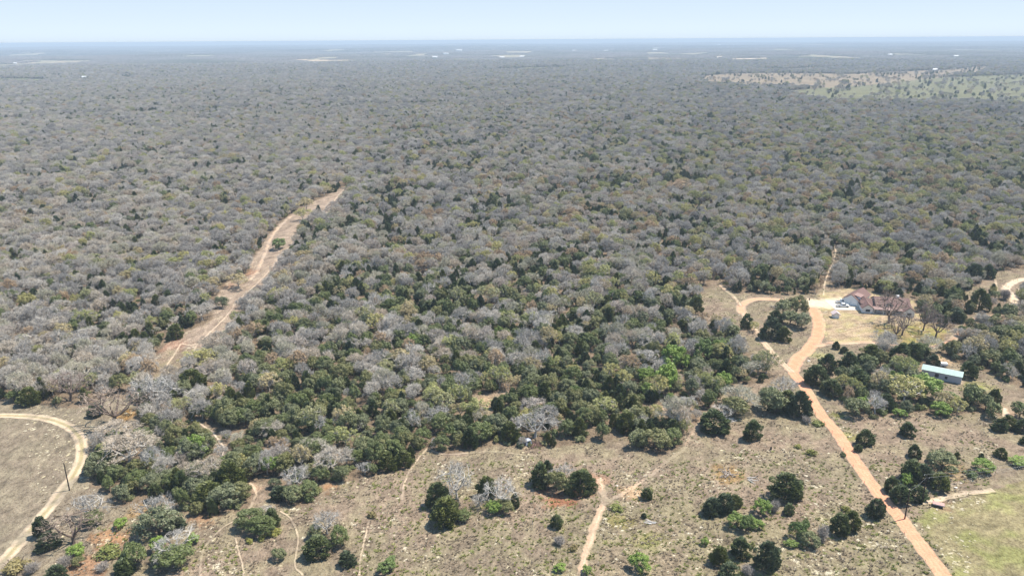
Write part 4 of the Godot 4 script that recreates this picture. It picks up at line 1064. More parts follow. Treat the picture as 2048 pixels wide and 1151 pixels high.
func build_trees() -> void:
	var rows: Array = [
	["C",-120.3,-165.2,2.17,1.50,"tall dark cedar at the tip of the thicket beside the field track"],
	["C",-116.2,-160.7,2.75,0.90,"low dark cedar in front of the brown bare bush by the field track"],
	["O",-111.1,-162.4,5.55,0.75,"wide brown bare bush beside the dark cedar near the field track"],
	["L",-107.3,-156.6,2.45,0.90,"bright green bush below the wide brown bare bush"],
	["G",-108.0,-153.3,2.41,0.70,"grey bush between bright green bush and bottom corner cedar"],
	["E",-104.9,-153.6,1.57,1.00,"small mid green bush under the bright green bush"],
	["C",-107.7,-149.2,2.47,0.80,"dark cedar cut by the bottom edge near the field track"],
	["D",-111.5,-172.8,4.37,0.90,"silver dead tree with loose limbs beside the round bright green shrub"],
	["E",-109.8,-169.7,2.61,1.00,"dark evergreen behind the silver dead tree near the round shrub"],
	["L",-102.5,-169.1,1.95,0.75,"round bright green shrub alone on the reddish ground"],
	["E",-90.8,-165.5,5.12,0.85,"broad dark evergreen under the silver crown at the meadow's wooded tip"],
	["D",-92.4,-169.1,4.30,1.15,"silver bare crown rising out of the broad dark evergreen"],
	["C",-87.4,-167.2,2.58,0.80,"dark cedar leaning against the silver crowned evergreen"],
	["E",-91.3,-153.9,3.74,0.90,"brownish green evergreen at the bottom edge beside the yellow green bush"],
	["C",-92.3,-150.5,2.61,0.90,"dark cedar at the bottom edge left of the silver bare tree"],
	["L",-88.1,-159.4,2.24,1.00,"yellow green bush wedged between brownish evergreen and silver bare tree"],
	["D",-83.0,-157.2,4.54,0.80,"wide silver bare tree over green base near the bottom edge"],
	["E",-82.2,-153.3,4.82,0.65,"green base thicket below the wide silver bare tree"],
	["L",-80.8,-161.8,1.89,0.80,"small yellow green bush right of the wide silver bare tree"],
	["F",-99.2,-157.7,4.06,0.45,"low pale tan brush left of the brownish green evergreen"],
	["F",-119.6,-152.4,4.19,0.45,"low yellow brush beside the field track at the bottom corner"],
	["G",-114.8,-151.5,2.39,0.60,"pale grey bush beside the low yellow brush"],
	["G",-98.4,-152.1,2.39,0.50,"low grey bush at the bottom edge below the pale tan brush"],
	["C",-82.9,-179.2,3.76,1.00,"olive dark cedar leftmost in the big rounded thicket by the sandy gap"],
	["E",-78.0,-177.8,4.21,0.90,"front evergreen of the big rounded thicket by the sandy gap"],
	["E",-74.9,-180.5,3.44,1.00,"evergreen beside the sandy gap at the meadow edge"],
	["C",-79.8,-186.9,4.24,1.10,"tall olive cedar behind the big rounded thicket's front evergreen"],
	["E",-87.8,-183.1,3.48,0.90,"evergreen on the shaded side of the big rounded thicket"],
	["C",-64.4,-181.4,2.48,0.90,"dark cedar leftmost in the oval thicket right of the sandy gap"],
	["E",-60.5,-180.4,3.43,0.80,"front evergreen of the oval thicket right of the sandy gap"],
	["E",-57.0,-182.6,3.19,0.85,"evergreen rightmost in the oval thicket right of the sandy gap"],
	["D",-61.2,-187.1,3.96,0.90,"silver bare tree behind the oval thicket right of the sandy gap"],
	["B",-52.5,-195.0,4.54,0.95,"brownish bare tree at the wood's edge above the meadow path"],
	["E",-68.6,-169.0,3.64,0.85,"evergreen on the shaded side of the thicket with a fallen silver limb"],
	["E",-64.8,-166.0,3.72,0.80,"front evergreen of the thicket with a fallen silver limb"],
	["C",-62.9,-169.4,2.48,1.10,"dark cedar behind the thicket with a fallen silver limb"],
	["D",-65.4,-171.2,2.76,0.80,"silver limb lying across the thicket of evergreens in the meadow"],
	["F",-66.6,-162.4,1.64,0.50,"yellow green low shrub in front of the fallen limb thicket"],
	["F",-64.0,-163.4,1.39,0.50,"brownish low shrub at the foot of the fallen limb thicket"],
	["F",-61.3,-165.4,2.18,0.40,"yellow green low shrub trailing from the fallen limb thicket"],
	["C",-48.0,-156.9,3.43,0.90,"round dark cedar at the front of the meadow thicket with silver top"],
	["E",-43.6,-161.7,2.89,1.00,"green evergreen on the sunny side of the thicket with silver top"],
	["E",-50.2,-163.8,2.16,1.00,"small evergreen behind the round dark cedar of the silver topped thicket"],
	["D",-47.8,-165.5,3.33,1.10,"silver bare top of the thicket behind the round dark cedar"],
	["C",-40.2,-153.4,2.17,1.00,"small lone cedar just right of the silver topped thicket"],
	["E",-57.1,-155.6,1.95,0.90,"small grey green round bush alone among the thin cattle paths"],
	["F",-37.6,-172.7,1.86,0.70,"small yellowish round bush alone in the open meadow"],
	["L",-30.0,-151.1,2.50,0.70,"pale green bush at the bottom edge of the meadow"],
	["C",-20.5,-177.7,3.12,1.25,"tall dark cedar on the shaded side of the big white dead tree"],
	["C",-17.7,-170.2,4.06,1.00,"round dark cedar in front of the big white dead tree"],
	["C",-19.0,-173.8,2.66,1.00,"dark cedar between the tall cedar and the round cedar"],
	["D",-15.5,-180.8,5.09,1.15,"big white dead tree with forked limbs standing in the cedar clump"],
	["E",-13.0,-170.9,2.10,0.90,"small evergreen at the foot of the big white dead tree"],
	["C",-7.4,-182.0,2.63,1.30,"slim tall olive cedar beside the spreading silver tree"],
	["D",-3.6,-177.8,4.34,1.00,"spreading silver bare tree in the second cedar clump of the meadow"],
	["L",-5.2,-174.1,2.27,1.00,"bright green bush at the foot of the spreading silver tree"],
	["E",-2.5,-174.7,2.68,0.80,"evergreen at the base of the spreading silver tree"],
	["C",0.4,-177.0,1.49,1.50,"small dark cedar on the sunny end of the second cedar clump"],
	["D",-9.5,-177.3,2.03,0.80,"small silver bush between the two cedar clumps"],
	["C",7.6,-187.7,3.41,1.10,"dark cedar leftmost of the three tree clump by the sandy fork"],
	["E",12.1,-184.5,3.64,1.00,"grey green evergreen in the middle of the clump by the sandy fork"],
	["C",9.7,-190.6,2.30,1.40,"thin tall cedar rising behind the clump by the sandy fork"],
	["C",18.6,-183.4,3.90,1.00,"round dark cedar rightmost of the clump by the sandy fork"],
	["D",14.0,-188.2,3.13,1.00,"leaning silver tree inside the clump by the sandy fork"],
	["C",11.1,-168.2,1.82,1.00,"small lone cedar left of the meadow path"],
	["C",36.6,-180.5,1.72,1.00,"small lone cedar beside the pale sandy fork"],
	["C",34.4,-171.6,0.79,1.00,"tiny cedar next to the fallen grey branches"],
	["F",27.7,-175.9,2.42,0.40,"low yellow green shrub right below the sandy fork"],
	["G",11.5,-160.6,2.12,0.60,"grey green low bush beside the meadow path"],
	["F",14.7,-158.3,1.48,0.70,"yellow green low bush touching the meadow path"],
	["L",11.0,-151.0,1.67,0.60,"bright green bush at the bottom edge left of the meadow path"],
	["L",29.8,-151.0,2.74,0.90,"bright green bush at the bottom edge right of the meadow path"],
	["L",17.2,-149.8,1.42,0.80,"small green bush on the meadow path's right bank at the bottom edge"],
	["C",64.8,-219.0,5.01,0.75,"wide dark cedar by the wood's corner with pale fallen limbs behind"],
	["D",70.5,-227.6,3.84,0.60,"pale dead tree behind the wide dark cedar at the wood's corner"],
	["C",75.4,-212.6,3.15,1.15,"lone pointed cedar in the meadow below the wood's corner"],
	["E",74.6,-229.2,4.70,0.80,"evergreen below a grey bare crown near the lone pointed cedar"],
	["B",78.0,-233.9,5.30,0.80,"grey bare tree above the lone pointed cedar"],
	["E",87.3,-231.6,5.25,0.95,"round evergreen between the grey bare tree and the road"],
	["C",88.8,-230.4,3.04,1.10,"dark cedar in front of the round evergreen near the road"],
	["D",94.5,-240.4,4.55,1.00,"silver bare tree by the road behind the big roadside cedar"],
	["C",95.7,-228.3,4.18,1.15,"big dark cedar touching the road's left verge below the fork"],
	["C",92.8,-232.4,3.91,1.00,"dark cedar in the shade of the big roadside cedar"],
	["G",96.1,-222.9,2.29,0.60,"pale grey green bush below the big roadside cedar"],
	["F",99.2,-221.6,2.45,0.50,"yellow green low shrub by the road under the big cedar"],
	["F",90.3,-203.2,1.97,0.60,"green low shrub in the dry grass left of the road"],
	["F",88.0,-207.2,1.70,0.50,"yellow low shrub in the dry grass left of the road"],
	["S",99.7,-202.1,1.36,0.70,"small green bush on the left edge of the dirt road"],
	["C",52.7,-173.2,2.92,0.90,"dark cedar leftmost of the three joined cedars"],
	["C",56.0,-174.0,2.80,1.10,"middle dark cedar of the three joined cedars"],
	["C",59.3,-175.8,2.02,1.10,"dark cedar rightmost of the three joined cedars"],
	["L",65.6,-172.7,2.39,1.10,"bright green bush left of the broad cedar in the meadow"],
	["C",74.5,-180.2,4.39,0.95,"broad dark cedar with a bright green bush on its sunny side"],
	["L",78.1,-181.1,1.79,1.30,"bright green bush leaning on the broad dark cedar"],
	["C",73.2,-173.2,1.73,0.90,"small cedar below the broad dark cedar in the meadow"],
	["G",69.7,-174.0,2.27,0.80,"bare grey bush between bright green bush and broad dark cedar"],
	["L",57.6,-167.0,2.71,0.90,"pale green bush left half of the pair below three joined cedars"],
	["L",59.6,-165.8,2.18,1.20,"taller bright green bush of the pair below three joined cedars"],
	["L",62.0,-167.1,2.19,0.70,"pale green low bush right of the tall bright bush"],
	["L",71.5,-162.5,2.27,1.30,"yellow green young tree in the middle of the right meadow"],
	["L",75.2,-166.5,1.29,1.20,"small green bush beside the yellow green young tree"],
	["E",73.7,-159.7,2.74,0.80,"dark bush below the grey bush in the right meadow"],
	["G",77.7,-161.9,2.77,0.80,"grey bare bush between the dark bush and the twin cedars"],
	["L",68.9,-159.4,1.61,0.60,"low pale green bush at the foot of the young tree"],
	["C",83.2,-164.7,2.80,1.10,"dark cedar of the twin cedars with yellow shrub behind"],
	["C",87.1,-166.5,2.44,1.10,"olive cedar joined to the dark twin cedar"],
	["F",88.6,-174.2,1.47,0.70,"yellow shrub poking up behind the twin cedars"],
	["L",47.6,-160.2,1.12,1.00,"small bright green sapling above the bottom cedars"],
	["C",49.3,-152.7,2.16,1.30,"upright cedar with a green bush at its side near the bottom edge"],
	["L",47.9,-154.0,0.97,1.20,"green bush at the side of the upright bottom cedar"],
	["C",55.4,-155.8,2.56,1.10,"cedar between the upright cedar and the tall pointed cedar"],
	["C",60.1,-151.2,3.10,1.30,"tall pointed cedar near the bottom edge of the meadow"],
	["C",50.2,-147.9,2.57,0.90,"cedar cut by the bottom edge below the upright cedar"],
	["G",55.1,-149.4,2.12,0.60,"grey green low bush at the bottom edge between two cedars"],
	["C",109.0,-208.9,2.79,1.00,"cedar with light green spot right of the dirt road"],
	["C",105.2,-204.7,1.30,1.00,"tiny cedar at the foot of the roadside cedar with light green spot"],
	["C",125.0,-214.1,2.53,1.00,"lone round cedar in the middle of the tan clearing"],
	["C",120.7,-201.4,2.03,1.10,"small cedar at the top of the roadside cedar group"],
	["C",113.3,-188.6,3.56,1.00,"large dark cedar in the roadside cedar group"],
	["C",116.0,-188.2,2.99,1.00,"dark cedar of the roadside group nearest the poles' top"],
	["E",124.8,-193.5,4.51,0.80,"grey topped evergreen right of the roadside cedar group"],
	["C",119.0,-184.2,3.07,0.90,"wide dark cedar below the grey topped evergreen"],
	["C",105.3,-183.4,2.23,1.10,"dark cedar of the roadside group nearest the dirt road"],
	["L",110.5,-185.8,2.11,1.10,"bright green bush in the middle of the roadside cedar group"],
	["C",105.0,-178.0,2.85,1.00,"round dark cedar at the front of the roadside cedar group"],
	["C",110.3,-179.2,2.60,0.90,"dark cedar behind the two utility poles"],
	["C",95.5,-171.7,2.64,1.10,"round cedar on the left verge of the dirt road opposite the poles"],
	["L",124.3,-198.6,1.64,1.00,"light green bush between roadside cedars and grey topped evergreen"],
	["C",133.0,-200.3,0.90,1.30,"thin tiny cedar in the tan clearing"],
	["C",139.2,-198.7,1.19,1.20,"small cedar above the light green fence brush"],
	["C",146.4,-200.7,1.80,1.00,"round small cedar in the tan clearing near the picture's edge"],
	["L",136.0,-192.8,3.19,0.70,"light green brush growing along the fence line"],
	["S",131.6,-190.6,2.44,0.60,"dark low brush under the fence line wires"],
	["L",149.1,-196.9,2.95,0.45,"light green low brush at the end of the fence line"],
	["C",158.7,-208.1,1.70,1.00,"cedar half outside the frame beside the tan clearing"],
	["C",156.0,-216.9,2.56,0.90,"dark half of the paired bushes by the sandy trail end"],
	["C",159.7,-218.7,2.42,1.00,"brownish half of the paired bushes by the sandy trail end"],
	["C",163.0,-216.3,2.72,0.90,"dark cedar at the frame edge beside the paired bushes"],
	["E",167.9,-225.5,3.31,1.00,"evergreen at the frame edge above the paired bushes"],
	["L",144.3,-240.6,5.95,0.85,"large bright green tree beside the green roofed shed"],
	["L",140.7,-243.2,3.53,0.90,"bright green tree left of the green roofed shed"],
	["L",142.6,-227.8,3.34,0.80,"bright green tree at the front of the grove"],
	["Y",135.3,-237.3,6.05,0.90,"big pale yellow budding tree in the middle of the grove"],
	["L",117.8,-231.3,2.71,1.10,"bright green tree near the grove's road side tip"],
	["L",128.6,-226.5,2.16,0.80,"small bright green bush at the front edge of the grove"],
	["L",147.0,-258.8,3.91,0.90,"light green tree at the back of the grove"],
	["Y",149.5,-229.5,3.19,0.90,"pale yellow tree near the sunny end of the grove"],
	["L",150.8,-237.8,3.12,0.70,"low bright green bush under the shed's long wall"],
	["E",159.3,-226.4,3.32,1.00,"dark evergreen at the sunny end of the grove"],
	["E",114.5,-227.6,4.17,0.90,"dark evergreen at the grove's road side tip"],
	["D",121.5,-228.9,3.69,1.00,"silver bare tree at the front of the grove"],
	["C",110.4,-251.9,4.19,1.00,"big round cedar beside the fork of the dirt road"],
	["C",119.4,-263.4,3.60,1.05,"cedar behind the big round cedar at the fork"],
	["C",112.3,-243.0,3.71,0.90,"round cedar at the grove tip nearest the road"],
	["C",127.6,-263.9,4.36,0.95,"dark cedar at the back corner of the grove"],
	["C",123.3,-247.9,4.67,0.90,"dark cedar behind the grove's road side tip"],
	["C",168.7,-257.0,3.15,1.10,"dark cedar at the shed's sunny end"],
	["C",131.2,-284.9,1.52,1.20,"tiny cedar in the bare patch below the driveway"],
	["C",132.6,-280.9,1.70,0.90,"tiny round cedar beside the other tiny cedar below the driveway"],
	["C",139.2,-272.0,4.28,0.90,"cedar at the driveway end of the strip of trees"],
	["C",150.3,-270.9,4.27,1.00,"dark cedar in the strip of trees behind the shed"],
	["C",155.7,-272.4,3.90,1.10,"tall dark cedar in the strip of trees behind the shed"],
	["C",161.7,-267.6,2.69,0.90,"small cedar at the shed end of the strip of trees"],
	["B",150.7,-284.9,4.66,0.90,"grey bare tree at the back of the strip of trees"],
	["B",166.5,-280.3,4.40,0.90,"pinkish grey bare tree above the small white trailer"],
	["E",122.8,-323.4,4.99,1.00,"grey green evergreen in the driveway island"],
	["E",128.7,-323.5,5.22,1.10,"tall green evergreen in the driveway island"],
	["E",126.1,-308.8,4.14,1.00,"evergreen at the driveway side of the island"],
	["E",122.3,-312.8,4.40,0.90,"dark evergreen in the middle of the island"],
	["C",108.6,-296.5,4.62,1.10,"grey tinged cedar at the pointed end of the island"],
	["C",113.2,-294.1,3.13,1.10,"dark cedar beside the grey tinged cedar of the island"],
	["C",117.3,-316.4,3.34,0.90,"dark cedar on the shaded side of the island"],
	["C",101.8,-308.9,2.83,1.30,"cedar on the narrow loop track"],
	["Y",104.2,-305.4,2.37,1.00,"yellow green sapling on the narrow loop track"],
	["O",166.3,-313.7,6.84,0.95,"bare oak in front of the red roofed house"],
	["O",165.0,-299.3,5.08,1.00,"bare oak below the house's sunny gable"],
	["O",176.8,-304.6,4.08,1.50,"tall thin bare oak on the yellow lawn"],
	["O",177.1,-295.5,5.44,1.00,"wide forked bare oak at the end of the yellow lawn"],
	["O",159.0,-293.0,5.40,1.00,"bare oak over the driveway branch below the lawn"],
	["C",185.7,-345.0,2.64,1.20,"dark cedar behind the chimney of the house"],
	["B",187.4,-358.8,4.48,1.00,"bare tree behind the ridge of the house"],
	["C",196.8,-314.6,2.88,1.00,"dark cedar beside the pale trail"],
	["C",216.0,-330.8,4.63,1.20,"tall dark evergreen left of the winding pale trail"],
	["C",248.6,-378.8,3.40,1.20,"pointed dark cedar left of the pale trail's bend"],
	["C",237.6,-372.9,4.12,1.30,"dark pointed cedar behind the tall evergreen by the trail"],
	["G",236.6,-344.6,4.08,0.70,"grey bush inside the bend of the pale trail"],
	["O",-156.1,-242.9,6.53,0.80,"dark grey bare oak at the back edge of the left field"],
	["O",-131.3,-223.9,8.56,0.75,"wide brown bare oak overhanging the field track's bend"],
	["C",-140.9,-231.1,2.54,1.00,"dark cedar beside the wide brown bare oak"],
	["D",-122.7,-235.8,6.19,1.15,"tall silver tree with white forked limbs near the forest trail's foot"],
	["L",-127.8,-216.0,2.39,0.60,"light green shrub under the wide brown bare oak"],
	["C",-168.9,-240.5,3.85,0.90,"olive cedar at the back edge of the left field"],
	["E",-122.2,-192.9,2.47,1.30,"dark evergreen at the bend of the field track"],
	["B",-115.1,-200.4,6.74,0.80,"pale bare tree beside the dark evergreen at the track's bend"],
	["B",-124.2,-213.4,5.53,0.70,"tangled bare tree near the field track's bend"],
	["Y",-139.9,-369.9,5.12,0.85,"round tan budding tree beside the forest trail"],
	["L",-141.6,-446.2,4.86,0.85,"round green tree in the middle of the forest trail clearing"],
	["Y",-147.0,-524.2,5.28,0.90,"yellow budding tree where the forest trail narrows"],
	["Y",-152.6,-554.6,5.94,0.90,"tan budding tree above the narrowing of the forest trail"],
	["Y",-152.5,-613.3,5.30,0.90,"pale tan tree near the far end of the forest trail"],
	["Y",-152.4,-663.8,6.15,0.90,"grey tan tree at the far end of the forest trail"],
	["C",-148.0,-627.8,2.71,1.30,"single dark cedar on the far end of the forest trail"],
	["C",-142.9,-552.7,1.67,1.60,"thin dark cedar beside the narrowing forest trail"],
	["E",-137.6,-340.0,3.32,1.00,"green bush on the left bank of the forest trail"],
	["B",-140.6,-323.3,4.76,0.90,"grey bare tree on the left bank of the forest trail"],
	["C",-143.5,-302.1,3.41,1.00,"dark cedar at the foot of the forest trail's left bank"],
	["Y",-119.1,-268.1,5.76,0.80,"yellow budding tree right of the forest trail's foot"],
	["C",-115.7,-249.8,4.70,1.00,"very dark cedar right of the forest trail's foot"],
	["L",61.5,-263.5,4.92,1.35,"brightest green tree deep in the middle wood"],
	["L",55.2,-246.8,5.19,1.30,"light green tree in front of the brightest green tree"],
	["L",74.0,-272.9,4.10,1.40,"light green tree between brightest tree and the bare corner wood"],
	["L",82.0,-279.1,3.38,1.20,"pale green tree at the corner of the middle wood by the loop"],
	["L",75.9,-249.5,3.61,1.00,"mid green tree at the wood's sandy corner"],
	["L",48.3,-242.3,3.17,1.00,"light green tree left of the two brightest trees"],
	["L",21.9,-242.3,2.64,1.00,"small light green tree below the small yellow green tree"],
	["Y",-42.9,-268.6,4.24,1.00,"yellow budding tree standing out in the middle wood"],
	["Y",22.4,-260.2,2.62,1.00,"small yellow green tree deep in the middle wood"],
	["D",7.0,-214.4,5.23,0.95,"silver grey dead tree over the burnt brush at the wood's edge"],
	["E",43.9,-207.8,4.63,0.75,"wide evergreen at the wood's edge above the meadow fork"],
	["E",49.7,-209.7,3.58,0.90,"evergreen at the sunny end of the wide edge thicket"],
	["C",51.0,-216.2,2.40,1.20,"dark cedar behind the wide edge thicket"],
	["C",-37.0,-196.4,2.95,1.10,"dark olive cedar at the wood's edge near the thin path"],
	["C",-32.4,-197.8,2.67,1.10,"second olive cedar beside the thin path at the wood's edge"],
	["C",-0.9,-213.0,3.15,1.10,"olive cedar left of the burnt brush at the wood's edge"],
	["C",-13.4,-209.2,2.80,1.30,"dark green cedar set into the wood's edge"],
	["E",-10.4,-212.1,4.09,1.00,"pale green evergreen beside the set-in cedar at the wood's edge"],
	["C",36.4,-218.5,3.55,1.10,"tall olive cedar at the wood's edge between evergreens"],
	["C",84.5,-328.3,2.99,1.50,"tall dark evergreen at the wood's corner by the bare clearing"],
	["Y",133.9,-605.4,8.06,0.90,"rust brown crown standing out in the far wood"],
	["Y",232.7,-395.4,5.44,0.95,"rust tan crown in the wood behind the house"]]
	rng.seed = 77
	var blocked := []
	for i in rows.size():
		var q = rows[i]
		var k: String = q[0]
		var H: float = q[3] * 2.0 * TALL[k] * q[4]
		var tint: int = rng.randi() % (kind_mat[k] as Array).size()
		var lab: String = q[5]
		if k == "L" and lab.begins_with("bright"): tint = 0
		if k == "Y" and (lab.contains("tan") or lab.contains("rust")): tint = 3 if lab.contains("rust") else 2
		elif k == "Y": tint = 0
		if k == "B" and lab.contains("tan"): tint = 4
		if k == "O" and lab.contains("brown bare"): tint = 1
		if k == "C" and lab.contains("olive"): tint = 2
		plant(k, Vector3(q[1], h(q[1], q[2]), q[2]), q[3], H, rng.randf() * TAU, rng.randi() % 6, tint, lab)
		blocked.append([Vector2(q[1], q[2]), q[3]])
	var block_cells := {}
	for b in blocked:
		var c := Vector2i((b[0] / 12.0).floor())
		for i in range(-1, 2):
			for j in range(-1, 2):
				var cc := c + Vector2i(i, j)
				if not block_cells.has(cc): block_cells[cc] = []
				block_cells[cc].append(b)
	# the wood: a jittered grid of trees, thinner and broader with distance
	var near := {}
	var many := {}
	for k in ["B", "E", "C", "Y", "D", "L"]:
		near[k] = []
		for i in kind_mesh[k].size(): many[k + str(i)] = [PackedVector3Array(), PackedVector3Array(), PackedColorArray()]
	var tan_half := tan(deg_to_rad(39.0))
	var bands := [[140.0, 620.0, 4.3], [620.0, 1500.0, 5.4], [1500.0, 3300.0, 7.4], [3300.0, 4600.0, 9.6]]
	for band in bands:
		var step: float = band[2]
		var z: float = -band[0] * 0.7
		while z > -band[1]:
			var half := -z * tan_half + 25.0
			var x := -half
			while x < half:
				var px := x + rng.randf_range(-0.85, 0.85) * step
				var pz := z + rng.randf_range(-0.85, 0.85) * step
				x += step
				var r2 := px * px + pz * pz
				if r2 < band[0] * band[0] or r2 >= band[1] * band[1]: continue
				var r := sqrt(r2)
				var p := Vector2(px, pz)
				var dice := rng.randf()
				if r < 760.0:
					var wood := inside(wood_polys, wood_boxes, p)
					if not wood and inside(clear_polys, clear_boxes, p): continue
					var bad := false
					for b in block_cells.get(Vector2i((p / 12.0).floor()), []):
						if p.distance_to(b[0]) < b[1] * 0.75 + 0.8: bad = true
					if bad: continue
				elif r > 1300.0 and inside(field_polys, field_boxes, p):
					var f := 0
					for i in field_polys.size():
						if Geometry2D.is_point_in_polygon(p, field_polys[i]): f = i
					var patch := nb.get_noise_2d(px * 1.6 + 50.0, pz * 0.8)
					if f > 1 or rng.randf() > (0.006 if f == 0 else 0.014) + clampf((patch - 0.16) * 0.9, 0.0, 0.22): continue
				var mx := mix_at(px, pz, r)
				var k := "B"
				if dice < mx[0]: k = "E"
				elif dice < mx[0] + mx[1]: k = "C"
				elif dice < mx[0] + mx[1] + mx[2]: k = "Y"
				elif dice < mx[0] + mx[1] + mx[2] + mx[3]: k = "D"
				elif dice < mx[0] + mx[1] + mx[2] + mx[3] + mx[4]: k = "L"
				var big := step / 4.9
				big = 1.0 + (big - 1.0) * 0.6
				var s: Vector2 = SIZE[k]
				var q := (0.36 + 0.68 * pow(rng.randf(), 0.85)) * big
				var R := s.x * q
				var H := s.y * q * rng.randf_range(0.85, 1.3)
				if k == "C": H *= 1.05
				if k == "B" or k == "Y": H *= 0.96
				if r < 760.0: # keep crowns out of the clearings
					var pull := false
					for a in 4:
						var e := p + Vector2(cos(a * PI / 2), sin(a * PI / 2)) * R * 0.55
						if inside(clear_polys, clear_boxes, e) and not inside(wood_polys, wood_boxes, e): pull = true
					if pull:
						if R > 3.0 and rng.randf() < 0.2: continue
						R *= 0.75
						H *= 0.85
				var drift := nb.get_noise_2d(px * 0.7 + 900.0, pz * 0.7)
				var tints: Array = kind_tint[k]
				var tint := rng.randi() % tints.size()
				if k == "B" and drift > 0.12 and rng.randf() < 0.5: tint = 3
				var variant := rng.randi() % (kind_mesh[k] as Array).size()
				var pos := Vector3(px, h(px, pz), pz)
				var turn := rng.randf() * TAU
				if r < 620.0 and in_frame(pos + Vector3(0, H * 0.6, 0), 1.0):
					near[k].append([r, pos, R, H, turn, variant, tint])
				else:
					var m: Array = many[k + str(variant)]
					m[0].append(pos)
					m[1].append(Vector3(R / s.x, H / s.y, turn))
					m[2].append(tints[tint] * (1.0 + rng.randf_range(-0.08, 0.08)))
			z -= step
	# low evergreen growth that closes the gaps between the nearer trees
	var low := Node3D.new()
	low.name = "undergrowth"
	var low_lists := []
	for i in 4: low_lists.append([PackedVector3Array(), PackedVector3Array(), PackedColorArray()])
	for i in 8500:
		var z := rng.randf_range(-520.0, -150.0)
		var x := -z * rng.randf_range(-0.8, 0.8)
		var p := Vector2(x, z)
		var r := p.length()
		if rng.randf() > (1.0 if r < 380.0 else 0.5): continue
		var wood := inside(wood_polys, wood_boxes, p)
		if not wood and inside(clear_polys, clear_boxes, p): continue
		if x / -z < lerpf(-0.38, -0.19, clampf((r - 290.0) / 330.0, 0.0, 1.0)) and r > 275.0 and rng.randf() < 0.75: continue
		var R := rng.randf_range(0.9, 2.1)
		if not wood:
			var e := p + Vector2(0, R)
			if inside(clear_polys, clear_boxes, e) and rng.randf() < 0.6: continue
		var l: Array = low_lists[rng.randi() % 4]
		l[0].append(Vector3(x, h(x, z), z))
		l[1].append(Vector3(R / 1.0, R * rng.randf_range(0.75, 1.15), rng.randf() * TAU))
		l[2].append(kind_tint["E"][rng.randi() % 5] * 1.15 if rng.randf() < 0.75 else kind_tint["Y"][4] * 0.75)
	for i in 4: scatter("low_bush", kind_mesh["S"][i][2], low_lists[i], low)
	add_child(low, true)
	tag(low, "low evergreen growth filling the gaps between the nearer trees", "undergrowth", "", "stuff")
	for k in near:
		near[k].sort_custom(func(a, b): return a[0] < b[0])
		var room: int = 300 - shown.get(NODE_NAME[k], 0)
		var count := {}
		for i in mini(room, near[k].size()):
			var q = near[k][i]
			var said := "%s %s" % [look_words(k, q[6], q[2]), where_words(q[1].x, q[1].z)]
			count[said] = count.get(said, 0) + 1
			q.append(said)
			q.append(count[said])
		for q in near[k]:
			if q.size() > 7:
				var lab: String = q[7]
				var n: int = count[lab]
				if n > 1:
					var which: Array = ["nearer", "farther"] if n == 2 else ["nearest", "middle one", "farthest"] if n == 3 else ["nearest", "second", "third", "fourth", "fifth", "sixth", "seventh", "eighth", "ninth"]
					lab = "%s, %s of %s" % [lab.trim_prefix("medium "), which[mini(q[8] - 1, which.size() - 1)], ["", "", "two", "three", "four", "five", "six", "seven", "eight", "nine"][mini(n, 9)]]
				for drop in [" oak", "far ", "well ", "small ", "wide "]:
					if lab.split(" ").size() > 16: lab = lab.replace(drop, "")
				plant(k, q[1], q[2], q[3], q[4], q[5], q[6], lab, "%ss of the wood" % NODE_NAME[k].replace("_", " "))
			else:
				var m: Array = many[k + str(q[5])]
				var s: Vector2 = SIZE[k]
				m[0].append(q[1])
				m[1].append(Vector3(q[2] / s.x, q[3] / s.y, q[4]))
				m[2].append(kind_tint[k][q[6]])
	var labels := {"B": "grey bare oaks of the wood stretching away to the far fields", "E": "evergreen oaks scattered through the wood beyond the nearest trees", "C": "dark cedars dotted through the wood toward the horizon", "Y": "yellow and tan budding trees spread through the distant wood", "D": "silver dead trees scattered through the distant wood", "L": "fresh green trees at the sides of the wood"}
	for k in labels:
		var top := Node3D.new()
		top.name = "%s_woodland" % NODE_NAME[k]
		for i in kind_mesh[k].size():
			var m: Array = many[k + str(i)]
			if m[0].is_empty(): continue
			scatter("%s_canopy" % NODE_NAME[k], kind_mesh[k][i][2], m, top)
		if top.get_child_count():
			add_child(top, true)
			tag(top, labels[k], "woodland", "", "stuff")

func scatter(called: String, mesh: Mesh, m: Array, parent: Node3D, material: Material = null, flat := false) -> void:
	var mm := MultiMesh.new()
	mm.transform_format = MultiMesh.TRANSFORM_3D
	mm.use_colors = true
	mm.mesh = mesh
	var n: int = m[0].size()
	mm.instance_count = n
	var buf := PackedFloat32Array()
	buf.resize(n * 16)
	for i in n:
		var p: Vector3 = m[0][i]
		var s: Vector3 = m[1][i]
		var c: Color = m[2][i]
		var co := cos(s.z)
		var si := sin(s.z)
		var o := i * 16
		var e := 0.2 * sin(s.z * 7.0) if not flat else 0.0
		buf[o] = co * s.x * (1.0 + e); buf[o + 2] = si * s.x * (1.0 - e); buf[o + 3] = p.x
		buf[o + 5] = s.y; buf[o + 7] = p.y
		buf[o + 8] = -si * s.x * (1.0 + e); buf[o + 10] = co * s.x * (1.0 - e); buf[o + 11] = p.z
		buf[o + 12] = c.r; buf[o + 13] = c.g; buf[o + 14] = c.b; buf[o + 15] = 1.0
	mm.buffer = buf
	var o := MultiMeshInstance3D.new()
	o.name = called
	o.multimesh = mm
	if material: o.material_override = material
	o.set_meta("kind", "stuff")
	parent.add_child(o, true)

